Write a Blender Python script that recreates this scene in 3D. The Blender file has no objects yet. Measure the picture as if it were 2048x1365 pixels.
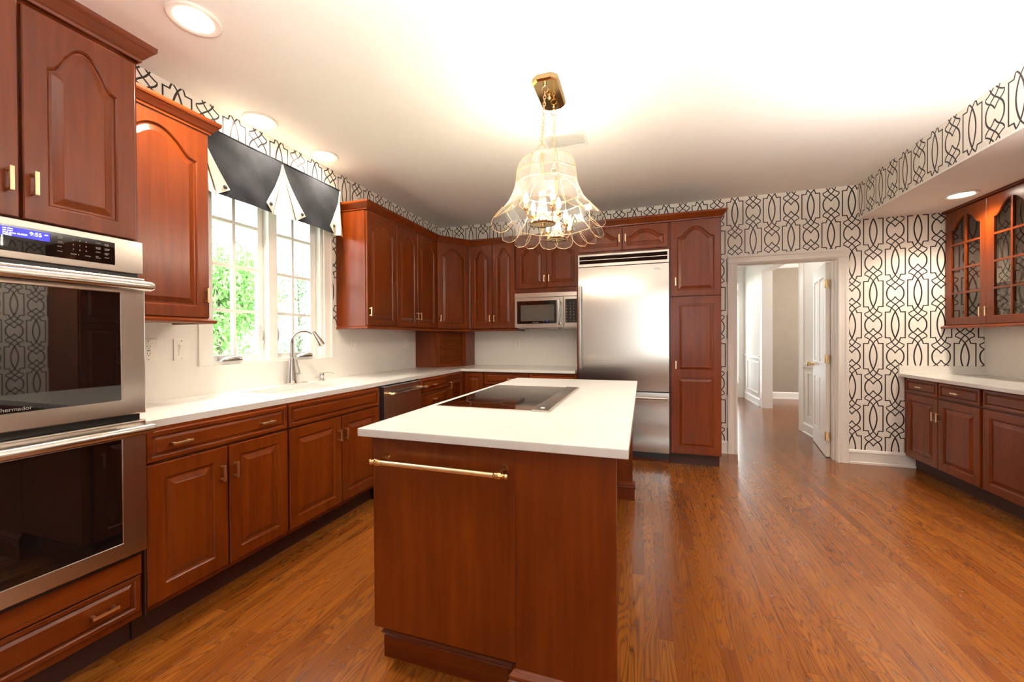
import bpy, bmesh, math, random
from mathutils import Vector, Matrix, Euler
random.seed(7)
S = bpy.context.scene
C = S.collection
PI = math.pi

# ------------------------------------------------------------------ camera
W_PX, H_PX, F_PX = 2048, 1365, 790.98
cam_d = bpy.data.cameras.new('camera'); cam = bpy.data.objects.new('camera', cam_d); C.objects.link(cam)
cam_d.sensor_width = 36; cam_d.sensor_fit = 'HORIZONTAL'; cam_d.lens = 36 * F_PX / W_PX
cam_d.clip_start = 0.02; cam_d.clip_end = 200
yaw, pitch, roll = 0.319884, -0.00624105, -0.00554723
fwd = Vector((-math.sin(yaw) * math.cos(pitch), math.cos(yaw) * math.cos(pitch), math.sin(pitch)))
rt = Vector((math.cos(yaw), math.sin(yaw), 0)); up = rt.cross(fwd)
r2 = rt * math.cos(roll) + up * math.sin(roll); u2 = -rt * math.sin(roll) + up * math.cos(roll)
cam.matrix_world = Matrix(((r2.x, u2.x, -fwd.x, 0), (r2.y, u2.y, -fwd.y, 0), (r2.z, u2.z, -fwd.z, 1.25), (0, 0, 0, 1)))
S.camera = cam

# ------------------------------------------------------------------ exposure, world, lights
S.view_settings.view_transform = 'Standard'; S.view_settings.look = 'None'
S.view_settings.exposure = 1.38; S.view_settings.gamma = 1.0
S.view_settings.use_curve_mapping = False
try:
    S.cycles.use_denoising = True; S.cycles.denoiser = 'OPENIMAGEDENOISE'
    S.cycles.max_bounces = 9; S.cycles.diffuse_bounces = 5; S.cycles.glossy_bounces = 4
    S.cycles.transmission_bounces = 6; S.cycles.transparent_max_bounces = 16
    S.cycles.caustics_reflective = False; S.cycles.caustics_refractive = False
    S.cycles.sample_clamp_indirect = 6.0; S.cycles.blur_glossy = 0.5
except Exception:
    pass
world = bpy.data.worlds.new('world'); S.world = world; world.use_nodes = True
wn = world.node_tree; wn.nodes.clear()
bgn = wn.nodes.new('ShaderNodeBackground'); wo = wn.nodes.new('ShaderNodeOutputWorld')
bgn.inputs[0].default_value = (0.93, 0.97, 1.0, 1); bgn.inputs[1].default_value = 3.4
wn.links.new(bgn.outputs[0], wo.inputs[0])
WARM = (1.0, 0.85, 0.66)
def lamp(name, kind, loc, power, color=WARM, size=0.05, rot=(0, 0, 0), **k):
    d = bpy.data.lights.new(name, kind); o = bpy.data.objects.new(name, d); C.objects.link(o)
    o.location = loc; o.rotation_euler = rot; d.energy = power; d.color = color
    if kind == 'AREA':
        d.shape = 'RECTANGLE'; d.size = k.get('sx', size); d.size_y = k.get('sy', size)
        if k.get('portal'): d.cycles.is_portal = True
    else: d.shadow_soft_size = size
    if kind == 'SPOT': d.spot_size = k.get('cone', 2.3); d.spot_blend = k.get('blend', .7)
    return o
# portals only guide the daylight that comes through the real window openings
lamp('portal_left', 'AREA', (-2.72, 2.23, 1.75), 1, sx=1.0, sy=1.3, rot=(0, -PI/2, 0), portal=True)
lamp('portal_front', 'AREA', (0.85, -2.34, 1.55), 1, sx=1.3, sy=1.2, rot=(PI/2, 0, 0), portal=True)
CANS = [(-1.965, 1.285, 60), (-2.36, 2.02, 30), (-2.36, 2.57, 30), (-0.9, -0.3, 4), (0.9, 0.3, 8), (1.5, 1.2, 10), (1.2, -1.4, 6), (-1.2, -1.4, 6)]  # the dim out-of-view entries are cans added for extra light
for x, y, p in CANS: lamp('can_lamp', 'SPOT', (x, y, 2.715), p * .85, size=.045, cone=2.5, blend=.8)
for y in (4.20, 2.45, 1.6): lamp('soffit_can_lamp', 'SPOT', (2.47, y, 2.375), 34, size=.045, cone=2.4, blend=.8)
for hy in (5.75, 8.3): lamp('hall_fill_lamp', 'SPOT', (1.3, hy, 2.70), 11, (1, .94, .84), .05, cone=2.6, blend=.6)  # added spots without fixtures, brightening the hall
lamp('dining_fill_lamp', 'POINT', (3.4, 7.6, 2.2), 30, (1, .92, .80), .12)  # added unseen light for the room beyond the hall

# ------------------------------------------------------------------ node helpers
class V:
    """a value in a shader node graph, with arithmetic"""
    def __init__(s, nt, k): s.nt = nt; s.k = k
    def m(s, op, *a, clamp=False):
        n = s.nt.nodes.new('ShaderNodeMath'); n.operation = op; n.use_clamp = clamp
        for i, v in enumerate((s,) + a):
            if isinstance(v, V): s.nt.links.new(v.k, n.inputs[i])
            else: n.inputs[i].default_value = v
        return V(s.nt, n.outputs[0])
    def __add__(s, o): return s.m('ADD', o)
    def __sub__(s, o): return s.m('SUBTRACT', o)
    def __mul__(s, o): return s.m('MULTIPLY', o)
    def __truediv__(s, o): return s.m('DIVIDE', o)
    def abs(s): return s.m('ABSOLUTE')
    def floor(s): return s.m('FLOOR')
    def fract(s): return s.m('FRACT')
    def min(s, o): return s.m('MINIMUM', o)
    def max(s, o): return s.m('MAXIMUM', o)
    def lt(s, o): return s.m('LESS_THAN', o)
    def gt(s, o): return s.m('GREATER_THAN', o)
    def sqrt(s): return s.m('SQRT')
    def pow(s, o): return s.m('POWER', o)
def new_mat(name):
    m = bpy.data.materials.new(name); m.use_nodes = True; nt = m.node_tree
    return m, nt, nt.nodes['Principled BSDF']
def L(nt, a, b): nt.links.new(a.k if isinstance(a, V) else a, b)
def coords(nt, kind='Object'):
    t = nt.nodes.new('ShaderNodeTexCoord'); sp = nt.nodes.new('ShaderNodeSeparateXYZ'); nt.links.new(t.outputs[kind], sp.inputs[0])
    return [V(nt, sp.outputs[i]) for i in range(3)]
def comb(nt, x, y, z):
    c = nt.nodes.new('ShaderNodeCombineXYZ')
    for i, v in enumerate((x, y, z)):
        if isinstance(v, V): nt.links.new(v.k, c.inputs[i])
        else: c.inputs[i].default_value = v
    return c.outputs[0]
def noise(nt, vec, scale=1, detail=2, rough=.5, dist=0):
    n = nt.nodes.new('ShaderNodeTexNoise'); nt.links.new(vec, n.inputs['Vector'])
    n.inputs['Scale'].default_value = scale; n.inputs['Detail'].default_value = detail
    n.inputs['Roughness'].default_value = rough; n.inputs['Distortion'].default_value = dist
    return V(nt, n.outputs[0])
def ramp(nt, fac, stops):
    r = nt.nodes.new('ShaderNodeValToRGB'); L(nt, fac, r.inputs[0]); e = r.color_ramp.elements
    while len(e) < len(stops): e.new(.5)
    for i, (p, c) in enumerate(stops): e[i].position = p; e[i].color = (*c, 1)
    return r.outputs[0]
def mixc(nt, fac, a, b, mode='MIX'):
    m = nt.nodes.new('ShaderNodeMix'); m.data_type = 'RGBA'; m.blend_type = mode
    if isinstance(fac, V): nt.links.new(fac.k, m.inputs[0])
    else: m.inputs[0].default_value = fac
    for i, v in ((6, a), (7, b)):
        if isinstance(v, tuple): m.inputs[i].default_value = (*v, 1)
        else: nt.links.new(v.k if isinstance(v, V) else v, m.inputs[i])
    return m.outputs[2]
def white(nt, *xyz):
    w = nt.nodes.new('ShaderNodeTexWhiteNoise'); w.noise_dimensions = '3D'; nt.links.new(comb(nt, *xyz), w.inputs[0])
    return V(nt, w.outputs[0])
def bump(nt, bs, h, strength=.2, dist=.002):
    b = nt.nodes.new('ShaderNodeBump'); b.inputs['Strength'].default_value = strength; b.inputs['Distance'].default_value = dist
    L(nt, h, b.inputs['Height']); nt.links.new(b.outputs[0], bs.inputs['Normal'])

def plain(name, col, rough=.5, metal=0, spec=.5, coat=0, mottled=.04, aniso=0, ior=None):
    m, nt, b = new_mat(name)
    x, y, z = coords(nt)
    n = noise(nt, comb(nt, x, y, z), 6, 3)
    L(nt, ramp(nt, n, [(.25, tuple(c * (1 - mottled) for c in col)), (.75, tuple(min(1, c * (1 + mottled)) for c in col))]), b.inputs['Base Color'])
    b.inputs['Roughness'].default_value = rough; b.inputs['Metallic'].default_value = metal
    b.inputs['Specular IOR Level'].default_value = spec; b.inputs['Coat Weight'].default_value = coat
    b.inputs['Anisotropic'].default_value = aniso
    if ior: b.inputs['IOR'].default_value = ior
    return m

def mat_wood(name, dark, light, rough=.30, axis='z'):
    m, nt, b = new_mat(name)
    x, y, z = coords(nt)
    oi = nt.nodes.new('ShaderNodeObjectInfo'); rnd = V(nt, oi.outputs['Random'])
    if axis == 'z': vec = comb(nt, x * 26 + rnd * 40, y * 26, z * 1.6 + rnd * 9)
    else: vec = comb(nt, x * 1.6 + rnd * 9, y * 26, z * 26 + rnd * 40)
    n1 = noise(nt, vec, 1, 4, .6, .35)
    n2 = noise(nt, comb(nt, x * 3 + rnd * 17, y * 3, z * 1.2), 1, 2)
    f = n1 * .6 + n2 * .4
    col = ramp(nt, f, [(.30, dark), (.70, light)])
    tone = rnd * .16 + .92
    col2 = mixc(nt, 1.0, col, comb(nt, tone, tone, tone), 'MULTIPLY')
    nt.links.new(col2, b.inputs['Base Color'])
    b.inputs['Roughness'].default_value = rough; b.inputs['Coat Weight'].default_value = .10; b.inputs['Coat Roughness'].default_value = .22
    b.inputs['Specular IOR Level'].default_value = .30
    return m

def mat_floor():
    m, nt, b = new_mat('oak strip floor')
    x, y, z = coords(nt)
    pw = .0572
    col_i = (x / pw).floor(); fx = (x / pw).fract()
    r1 = white(nt, col_i, 3.1, 0.0)
    yy = (y + r1 * 3.7) / .95
    row_i = yy.floor(); fy = yy.fract()
    r2_ = white(nt, col_i, row_i, 1.0); r3 = white(nt, col_i, row_i, 5.0); r4 = white(nt, col_i, row_i, 9.0)
    # cathedral grain: contour lines of a stretched noise
    gx = x * 9.0 + r2_ * 31; gy = y * (r4 * .6 + .5) + r3 * 47
    n = noise(nt, comb(nt, gx, gy, r2_ * 10), 1, 2, .45, .25)
    g = (n * 27).fract()
    line = ((g - .5).abs() * 2).pow(3.0)
    fine = noise(nt, comb(nt, x * 260, y * 7, r2_ * 5), 1, 2)
    fine2 = noise(nt, comb(nt, x * 90, y * 2.2, r3 * 5), 1, 3)
    big = noise(nt, comb(nt, x * .7, y * .7, 0.0), 1, 2)
    pores = fine.m('SUBTRACT', .52).max(0.0) * 2.6
    d = (line * .80 + pores * .55 + (fine2 - .42) * .55).m('MULTIPLY', 1.0, clamp=True)
    base = ramp(nt, r3, [(0.0, (.175, .046, .0055)), (.35, (.235, .071, .009)), (.7, (.28, .092, .013)), (1.0, (.205, .058, .0075))])
    darkc = ramp(nt, r4, [(0.0, (.060, .013, .0025)), (1.0, (.115, .028, .005))])
    c = mixc(nt, d, base, darkc)
    gap = (fx.lt(.018)).max(fx.gt(.985)).max(fy.lt(.0022))
    c = mixc(nt, gap * .55, c, (.04, .012, .003))
    nt.links.new(c, b.inputs['Base Color'])
    L(nt, fine2 * .10 + .17 + line * .06, b.inputs['Roughness'])
    b.inputs['Coat Weight'].default_value = .18; b.inputs['Coat Roughness'].default_value = .14; b.inputs['Specular IOR Level'].default_value = .4
    bump(nt, b, (d * -.3) - gap, .10, .0010)
    return m

def circ3(p, q, r):
    ax, ay = p; bx, by = q; cx, cy = r
    d = 2 * (ax * (by - cy) + bx * (cy - ay) + cx * (ay - by))
    ux = ((ax * ax + ay * ay) * (by - cy) + (bx * bx + by * by) * (cy - ay) + (cx * cx + cy * cy) * (ay - by)) / d
    uy = ((ax * ax + ay * ay) * (cx - bx) + (bx * bx + by * by) * (ax - cx) + (cx * cx + cy * cy) * (bx - ax)) / d
    return ux, uy, math.hypot(ax - ux, ay - uy)
def mat_paper(name, axis, u0, v0, col=.1705, per=.606):
    """trellis wallpaper: dark interlaced ovals and notched rectangles on cream"""
    m, nt, b = new_mat(name)
    x, y, z = coords(nt)
    u = (x if axis == 'x' else y) - u0 + 40 * col * 2
    c = (u / col + .5).floor()
    ul = (u - c * col).abs()
    odd = (c / 2).fract().gt(.25)
    v = (z - v0 + odd * (per / 2) + per * 20) / per
    vl = ((v + .5).fract() - .5).abs() * per
    sc = per / .61
    dist = None
    def put(d, lo=None, hi=None, ulo=None, uhi=None, w=0.0):
        nonlocal dist
        e = 0.0006
        if lo is not None: d = d + vl.lt(lo * sc - e) * 9
        if hi is not None: d = d + vl.gt(hi * sc + e) * 9
        if ulo is not None: d = d + ul.lt(ulo - .0036) * 9
        if uhi is not None: d = d + ul.gt(uhi + .0036) * 9
        if w: d = d - w
        dist = d if dist is None else dist.min(d)
    vv = vl / sc
    def arc(p, q, r):
        cx, cy, R = circ3(p, q, r)
        return ((((ul - cx) * (ul - cx)) + ((vv - cy) * (vv - cy))).sqrt() - R).abs()
    put(arc((.0286, 0), (.0222, .06), (0, .127)), None, .127, w=.0009)
    put(arc((0, .127), (.0273, .163), (.070, .1906)), .127, .1906, None, .0672)
    put(arc((.070, .1906), (.0560, .2165), (.0345, .232)), .1906, .232, .0360, .0672)
    put(arc((.0345, .232), (.0150, .2500), (0, .2745)), .232, .2745)
    put(arc((.0656, .305), (.0575, .262), (.0345, .232)), .232, None, .0355, None, w=.0009)
    put(arc((.0345, .232), (.017, .2145), (0, .200)), .200, .232)
    put(arc((0, .200), (.0273, .163), (.0405, .1250)), .1250, .200)
    put((ul - .0762).abs(), None, .1275)
    put((vv - .1245).abs(), None, None, .0405, .0762)
    ink = dist.m('SUBTRACT', .0047) / .0008
    ink = (ink * -1 + .5).m('ADD', 0.0, clamp=True)
    tex = noise(nt, comb(nt, x * 1, y * 1, z * 1), 90, 3)
    paper = ramp(nt, tex, [(.3, (.84, .80, .73)), (.7, (.88, .84, .775))])
    cc = mixc(nt, ink, paper, (.019, .012, .012))
    nt.links.new(cc, b.inputs['Base Color'])
    b.inputs['Roughness'].default_value = .42
    bump(nt, b, tex, .12, .0008)
    return m
def mat_steel(name='brushed stainless steel', vertical=False):
    m, nt, b = new_mat(name)
    x, y, z = coords(nt)
    n = noise(nt, comb(nt, x * 3, y * 3, z * 240) if not vertical else comb(nt, x * 240, y * 240, z * 3), 1, 3)
    L(nt, ramp(nt, n, [(.3, (.60, .56, .515)), (.7, (.64, .60, .555))]), b.inputs['Base Color'])
    b.inputs['Metallic'].default_value = 1; L(nt, n * .04 + .22, b.inputs['Roughness'])
    b.inputs['Anisotropic'].default_value = .55
    return m
def mat_glass(name, tint=(1, 1, 1), k=1.5, rough=0.0):
    m = bpy.data.materials.new(name); m.use_nodes = True; nt = m.node_tree; nt.nodes.clear()
    o = nt.nodes.new('ShaderNodeOutputMaterial'); mx = nt.nodes.new('ShaderNodeMixShader')
    t = nt.nodes.new('ShaderNodeBsdfTransparent'); g = nt.nodes.new('ShaderNodeBsdfGlossy'); fr = nt.nodes.new('ShaderNodeFresnel')
    gm = nt.nodes.new('ShaderNodeNewGeometry'); ms = nt.nodes.new('ShaderNodeMapRange')   # same reflectance from both sides of the thin pane
    ms.inputs['To Min'].default_value = k; ms.inputs['To Max'].default_value = 1 / k
    nt.links.new(gm.outputs['Backfacing'], ms.inputs['Value']); nt.links.new(ms.outputs[0], fr.inputs[0]); t.inputs[0].default_value = (*tint, 1); g.inputs['Roughness'].default_value = rough
    nt.links.new(fr.outputs[0], mx.inputs[0]); nt.links.new(t.outputs[0], mx.inputs[1]); nt.links.new(g.outputs[0], mx.inputs[2]); nt.links.new(mx.outputs[0], o.inputs[0])
    return m
def mat_lampglass(name, haze):
    m = mat_glass(name, (.97, .95, .92), 1.7, .05); nt = m.node_tree
    o = nt.nodes['Material Output']; old = o.inputs[0].links[0].from_socket
    tr = nt.nodes.new('ShaderNodeBsdfTranslucent'); df = nt.nodes.new('ShaderNodeBsdfDiffuse'); a = nt.nodes.new('ShaderNodeAddShader'); mx = nt.nodes.new('ShaderNodeMixShader')
    tr.inputs[0].default_value = (.5, .49, .46, 1); df.inputs[0].default_value = (.4, .39, .37, 1)
    nt.links.new(tr.outputs[0], a.inputs[0]); nt.links.new(df.outputs[0], a.inputs[1]); mx.inputs[0].default_value = haze
    nt.links.new(old, mx.inputs[1]); nt.links.new(a.outputs[0], mx.inputs[2]); nt.links.new(mx.outputs[0], o.inputs[0]); return m
def mat_emit(name, col, st):
    m, nt, b = new_mat(name)
    b.inputs['Base Color'].default_value = (*col, 1); b.inputs['Emission Color'].default_value = (*col, 1); b.inputs['Emission Strength'].default_value = st
    return m
def mat_leaf(name, a, c):
    m, nt, b = new_mat(name)
    x, y, z = coords(nt)
    n = noise(nt, comb(nt, x, y, z), 5, 3)
    nt.links.new(ramp(nt, n, [(.3, a), (.7, c)]), b.inputs['Base Color'])
    b.inputs['Roughness'].default_value = .6
    b.inputs['Transmission Weight'].default_value = 0
    return m
M = {}
CH_D, CH_L = (.084, .0112, .0011), (.192, .0355, .0027)
M['cherry'] = mat_wood('cherry stained maple', CH_D, CH_L)
M['cherry_h'] = mat_wood('cherry stained maple, grain along', CH_D, CH_L, axis='x')
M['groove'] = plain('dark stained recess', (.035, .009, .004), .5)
M['floor'] = mat_floor()
M['paper_back'] = mat_paper('trellis paper back wall', 'x', .934, 2.573)
M['paper_left'] = mat_paper('trellis paper left wall', 'y', 2.962, 2.584)
M['paper_right'] = mat_paper('trellis paper right wall', 'y', 3.332, 2.579)
M['ceiling'] = plain('flat white ceiling paint', (.90, .89, .87), .9, mottled=.01)
M['trim'] = plain('semi gloss white trim paint', (.84, .82, .78), .35, mottled=.01)
M['white'] = plain('white hall paint', (.82, .80, .76), .6, mottled=.01)
M['grey'] = plain('grey woven wall covering', (.34, .285, .225), .85, mottled=.04)
M['quartz'] = plain('white quartz', (.72, .71, .69), .14, mottled=.012)
M['splash'] = plain('white quartz backsplash', (.80, .77, .725), .2, mottled=.01)
M['steel'] = mat_steel(); M['steel_v'] = mat_steel('stainless steel brushed upright', True)
M['chrome'] = plain('brushed nickel', (.62, .61, .59), .2, 1)
M['brass'] = plain('satin brass', (.93, .70, .42), .34, 1)
M['pbrass'] = plain('polished brass', (.86, .64, .32), .08, 1)
M['black'] = plain('black enamel', (.006, .006, .006), .3)
M['oven_glass'] = plain('dark oven glass', (.005, .004, .004), .02, ior=1.75)
M['cook_glass'] = plain('mirror finished hob glass', (.85, .80, .74), .05, 1)
M['micro_mesh'] = plain('grey oven window mesh', (.10, .095, .085), .12, ior=1.7)
M['plastic'] = plain('white switch plastic', (.80, .77, .71), .35)
M['slot'] = plain('dark slot', (.03, .03, .03), .6)
M['glass'] = mat_glass('window glass', (.97, .99, .98))
M['shade_glass'] = mat_lampglass('bevelled clear lamp glass', .045); M['petal_glass'] = mat_lampglass('clear petal glass', .03)
M['cab_glass'] = mat_glass('cabinet door glass', (.80, .78, .74))
M['charcoal'] = plain('charcoal denim cloth', (.027, .029, .035), .95, spec=.1, mottled=.45)
M['cream'] = plain('cream lining cloth', (.72, .66, .56), .85, mottled=.03)
M['button'] = plain('covered dark button', (.045, .043, .043), .6)
M['screen'] = mat_emit('blue display', (.03, .03, .85), .9)
M['screen_text'] = mat_emit('display lettering', (.8, .85, 1), 1.3)
M['print'] = plain('pale printed lettering', (.55, .53, .50), .5)
M['logo'] = plain('etched lettering', (.35, .33, .31), .3)
M['bulb'] = mat_emit('lit lamp', (1.0, .86, .66), 22)
M['can_glow'] = mat_emit('lit downlight lens', (1.0, .88, .72), 14)
M['leaf1'] = mat_leaf('fresh spring leaves', (.16, .36, .10), (.42, .66, .26))
M['leaf2'] = mat_leaf('bluish green leaves', (.18, .36, .20), (.40, .62, .36))
M['bark'] = plain('grey bark', (.16, .13, .10), .9)
M['lawn'] = plain('lawn', (.20, .36, .10), .95, mottled=.3)
M['tambour'] = M['cherry_h']

# ------------------------------------------------------------------ mesh helpers (world or local coordinates)
def new(): return bmesh.new()
def box(bm, x0, x1, y0, y1, z0, z1, bev=0.0):
    vs = [bm.verts.new((x, y, z)) for x in (x0, x1) for y in (y0, y1) for z in (z0, z1)]
    idx = [(0, 1, 3, 2), (4, 6, 7, 5), (0, 4, 5, 1), (2, 3, 7, 6), (0, 2, 6, 4), (1, 5, 7, 3)]
    fs = [bm.faces.new([vs[i] for i in f]) for f in idx]
    if bev > 0:
        es = list({e for f in fs for e in f.edges})
        bmesh.ops.bevel(bm, geom=es, offset=bev, segments=2, profile=.7, affect='EDGES')
    return bm
def prism(bm, pts, axis, a0, a1):
    """extrude polygon pts (2D) along axis 'x','y','z' from a0 to a1"""
    def P(p, a): return {'x': (a, p[0], p[1]), 'y': (p[0], a, p[1]), 'z': (p[0], p[1], a)}[axis]
    A = [bm.verts.new(P(p, a0)) for p in pts]; B = [bm.verts.new(P(p, a1)) for p in pts]
    n = len(pts)
    bm.faces.new(A); bm.faces.new(B[::-1])
    for i in range(n): bm.faces.new([A[i], B[i], B[(i + 1) % n], A[(i + 1) % n]])
    return bm
def tube(bm, pts, r, seg=8, closed=False, ry=None):
    """sweep a circle (or r x ry ellipse) along pts; r may be a list"""
    pts = [Vector(p) for p in pts]; n = len(pts); rings = []
    prev = None
    for i, p in enumerate(pts):
        if closed: t = pts[(i + 1) % n] - pts[i - 1]
        else: t = pts[min(i + 1, n - 1)] - pts[max(i - 1, 0)]
        t = t.normalized() if t.length > 1e-9 else Vector((0, 0, 1))
        if prev is None:
            a = Vector((0, 0, 1)) if abs(t.z) < .9 else Vector((1, 0, 0))
            u = t.cross(a).normalized()
        else:
            u = (prev - t * prev.dot(t)).normalized()
        prev = u; w = t.cross(u)
        rr = r[i] if isinstance(r, (list, tuple)) else r
        rings.append([bm.verts.new(p + u * math.cos(k * 2 * PI / seg) * rr + w * math.sin(k * 2 * PI / seg) * (ry or rr)) for k in range(seg)])
    m = n if closed else n - 1
    for i in range(m):
        A, B = rings[i], rings[(i + 1) % n]
        for k in range(seg): bm.faces.new([A[k], A[(k + 1) % seg], B[(k + 1) % seg], B[k]])
    if not closed: bm.faces.new(rings[0][::-1]); bm.faces.new(rings[-1])
    return bm
def lathe(bm, prof, c=(0, 0, 0), seg=20, axis='z'):
    """revolve (r, h) pairs about an axis through c"""
    rings = []
    for r, h in prof:
        ring = []
        for k in range(seg):
            a = 2 * PI * k / seg; x, y = r * math.cos(a), r * math.sin(a)
            v = {'z': (x, y, h), 'x': (h, x, y), 'y': (y, h, x)}[axis]
            ring.append(bm.verts.new(Vector(c) + Vector(v)))
        rings.append(ring)
    for A, B in zip(rings, rings[1:]):
        for k in range(seg): bm.faces.new([A[k], A[(k + 1) % seg], B[(k + 1) % seg], B[k]])
    bm.faces.new(rings[0][::-1]); bm.faces.new(rings[-1])
    return bm
def sweep(bm, path, prof):
    """sweep profile (out, z) along a plan polyline; out is to the right of the direction of travel"""
    P = [Vector((p[0], p[1])) for p in path]; n = len(P); rows = []
    for i in range(n):
        d0 = (P[i] - P[i - 1]).normalized() if i > 0 else None
        d1 = (P[i + 1] - P[i]).normalized() if i < n - 1 else None
        a = d0 or d1; b_ = d1 or d0
        n0 = Vector((a.y, -a.x)); n1 = Vector((b_.y, -b_.x))
        mt = (n0 + n1); mt = mt / max(1e-6, mt.dot(n0))
        rows.append([bm.verts.new((P[i].x + mt.x * o, P[i].y + mt.y * o, z)) for o, z in prof])
    k = len(prof)
    for A, B in zip(rows, rows[1:]):
        for j in range(k): bm.faces.new([A[j], A[(j + 1) % k], B[(j + 1) % k], B[j]])
    bm.faces.new(rows[0][::-1]); bm.faces.new(rows[-1])
    return bm
def xf(bm, mat): bmesh.ops.transform(bm, matrix=mat, verts=bm.verts); return bm

WM = {}
def obj(name, bm, mat, parent=None, smooth=False, world_space=False, angle=None):
    bmesh.ops.recalc_face_normals(bm, faces=bm.faces)
    if parent is not None and world_space: bmesh.ops.transform(bm, matrix=WM[parent.name].inverted(), verts=bm.verts)
    me = bpy.data.meshes.new(name); bm.to_mesh(me); bm.free()
    me.materials.append(M[mat] if isinstance(mat, str) else mat)
    if smooth or angle:
        for p in me.polygons: p.use_smooth = True
        if angle is None: angle = 40
        bm2 = bmesh.new(); bm2.from_mesh(me)
        for e in bm2.edges:
            if len(e.link_faces) == 2 and e.calc_face_angle(0) > math.radians(angle): e.smooth = False
        bm2.to_mesh(me); bm2.free()
    o = bpy.data.objects.new(name, me); C.objects.link(o)
    if parent is not None: o.parent = parent; WM[o.name] = WM[parent.name]
    else: WM[o.name] = Matrix.Identity(4)
    return o
def tag(o, label, cat, group=None):
    o['label'] = label; o['category'] = cat
    if group: o['group'] = group
    return o
def thing(name, label, cat, loc=(0, 0, 0), rz=0, group=None):
    o = bpy.data.objects.new(name, None); C.objects.link(o); o.empty_display_size = .1
    o.location = loc; o.rotation_euler = (0, 0, rz); WM[o.name] = Matrix.Translation(loc) @ Matrix.Rotation(rz, 4, 'Z')
    return tag(o, label, cat, group)
def struct(name, bm, mat, parent=None, **k):
    o = obj(name, bm, mat, parent, **k)
    if parent is None: o['kind'] = 'structure'
    return o
def origin_to(o, p):
    """put a single-mesh object's origin at world point p"""
    o.data.transform(Matrix.Translation(-Vector(p))); o.location = p; WM[o.name] = Matrix.Translation(p); return o
def text(name, s, size, mat, parent, origin, xdir, ydir, depth=.0004, align='LEFT'):
    """flat lettering lying on a surface; xdir/ydir are world directions"""
    cu = bpy.data.curves.new('t', 'FONT'); cu.body = s; cu.size = size; cu.extrude = depth; cu.align_x = align
    to = bpy.data.objects.new('t', cu); C.objects.link(to)
    dg = bpy.context.evaluated_depsgraph_get(); me = bpy.data.meshes.new_from_object(to.evaluated_get(dg))
    C.objects.unlink(to); bpy.data.objects.remove(to)
    X = Vector(xdir).normalized(); Y = Vector(ydir).normalized(); Z = X.cross(Y)
    mw = Matrix(((X.x, Y.x, Z.x, origin[0]), (X.y, Y.y, Z.y, origin[1]), (X.z, Y.z, Z.z, origin[2]), (0, 0, 0, 1)))
    bm = bmesh.new(); bm.from_mesh(me); bm.transform(mw); bpy.data.meshes.remove(me)
    return obj(name, bm, mat, parent, world_space=True)

# ================================================================== THE ROOM
XL, XR, YB, YF, ZC = -2.59, 2.96, 4.76, -2.20, 2.74
DX0, DX1, DZ = .945, 1.842, 2.04            # doorway in the back wall
WY0, WY1, WZ0, WZ1 = 1.76, 2.70, 1.09, 2.40  # window in the left wall
bm = box(new(), XL - .1, 6.2, YF - .1, 9.7, -.12, 0); struct('floor', bm, 'floor')
bm = box(new(), XL - .1, XR + .1, YF - .1, YB + .07, ZC, ZC + .12); struct('ceiling', bm, 'ceiling')
bm = new(); T = .16
box(bm, XL - T, XL, YF, WY0, 0, ZC); box(bm, XL - T, XL, WY1, YB, 0, ZC); box(bm, XL - T, XL, WY0, WY1, 0, WZ0); box(bm, XL - T, XL, WY0, WY1, WZ1, ZC)
struct('wall_left', bm, 'paper_left')
bm = new()
box(bm, XL - T, DX0, YB, YB + .13, 0, ZC); box(bm, DX1, XR, YB, YB + .13, 0, ZC); box(bm, DX0, DX1, YB, YB + .13, DZ, ZC)
struct('wall_back', bm, 'paper_back')
struct('wall_right', box(new(), XR, XR + .12, YF, YB + .13, 0, ZC), 'paper_right')
bm = new()   # wall behind the viewer, with a wide glazed opening
box(bm, XL - T, .2, YF - .12, YF, 0, ZC); box(bm, 1.5, XR + .12, YF - .12, YF, 0, ZC); box(bm, .2, 1.5, YF - .12, YF, 2.15, ZC); box(bm, .2, 1.5, YF - .12, YF, 0, .95)
struct('wall_front', bm, 'white')
w2 = struct('window_2', box(new(), .2, 1.5, YF - .09, YF - .03, .95, 1.0), 'trim')
bm = new()
for a in (.2, .82, 1.44): box(bm, a, a + .06, YF - .09, YF - .03, 1.0, 2.15)
box(bm, .2, 1.5, YF - .09, YF - .03, 2.09, 2.15); struct('window_frame', bm, 'trim', w2)
struct('pane', box(new(), .26, 1.44, YF - .062, YF - .058, 1.0, 2.09), 'glass', w2)
# soffit over the right-hand cabinets: papered face, white underside
struct('wall_soffit', box(new(), 2.0, XR, YF, YB, 2.415, ZC), 'paper_right')
struct('ceiling_soffit', box(new(), 2.0, XR, YF, YB, 2.400, 2.4151), 'ceiling')
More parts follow.
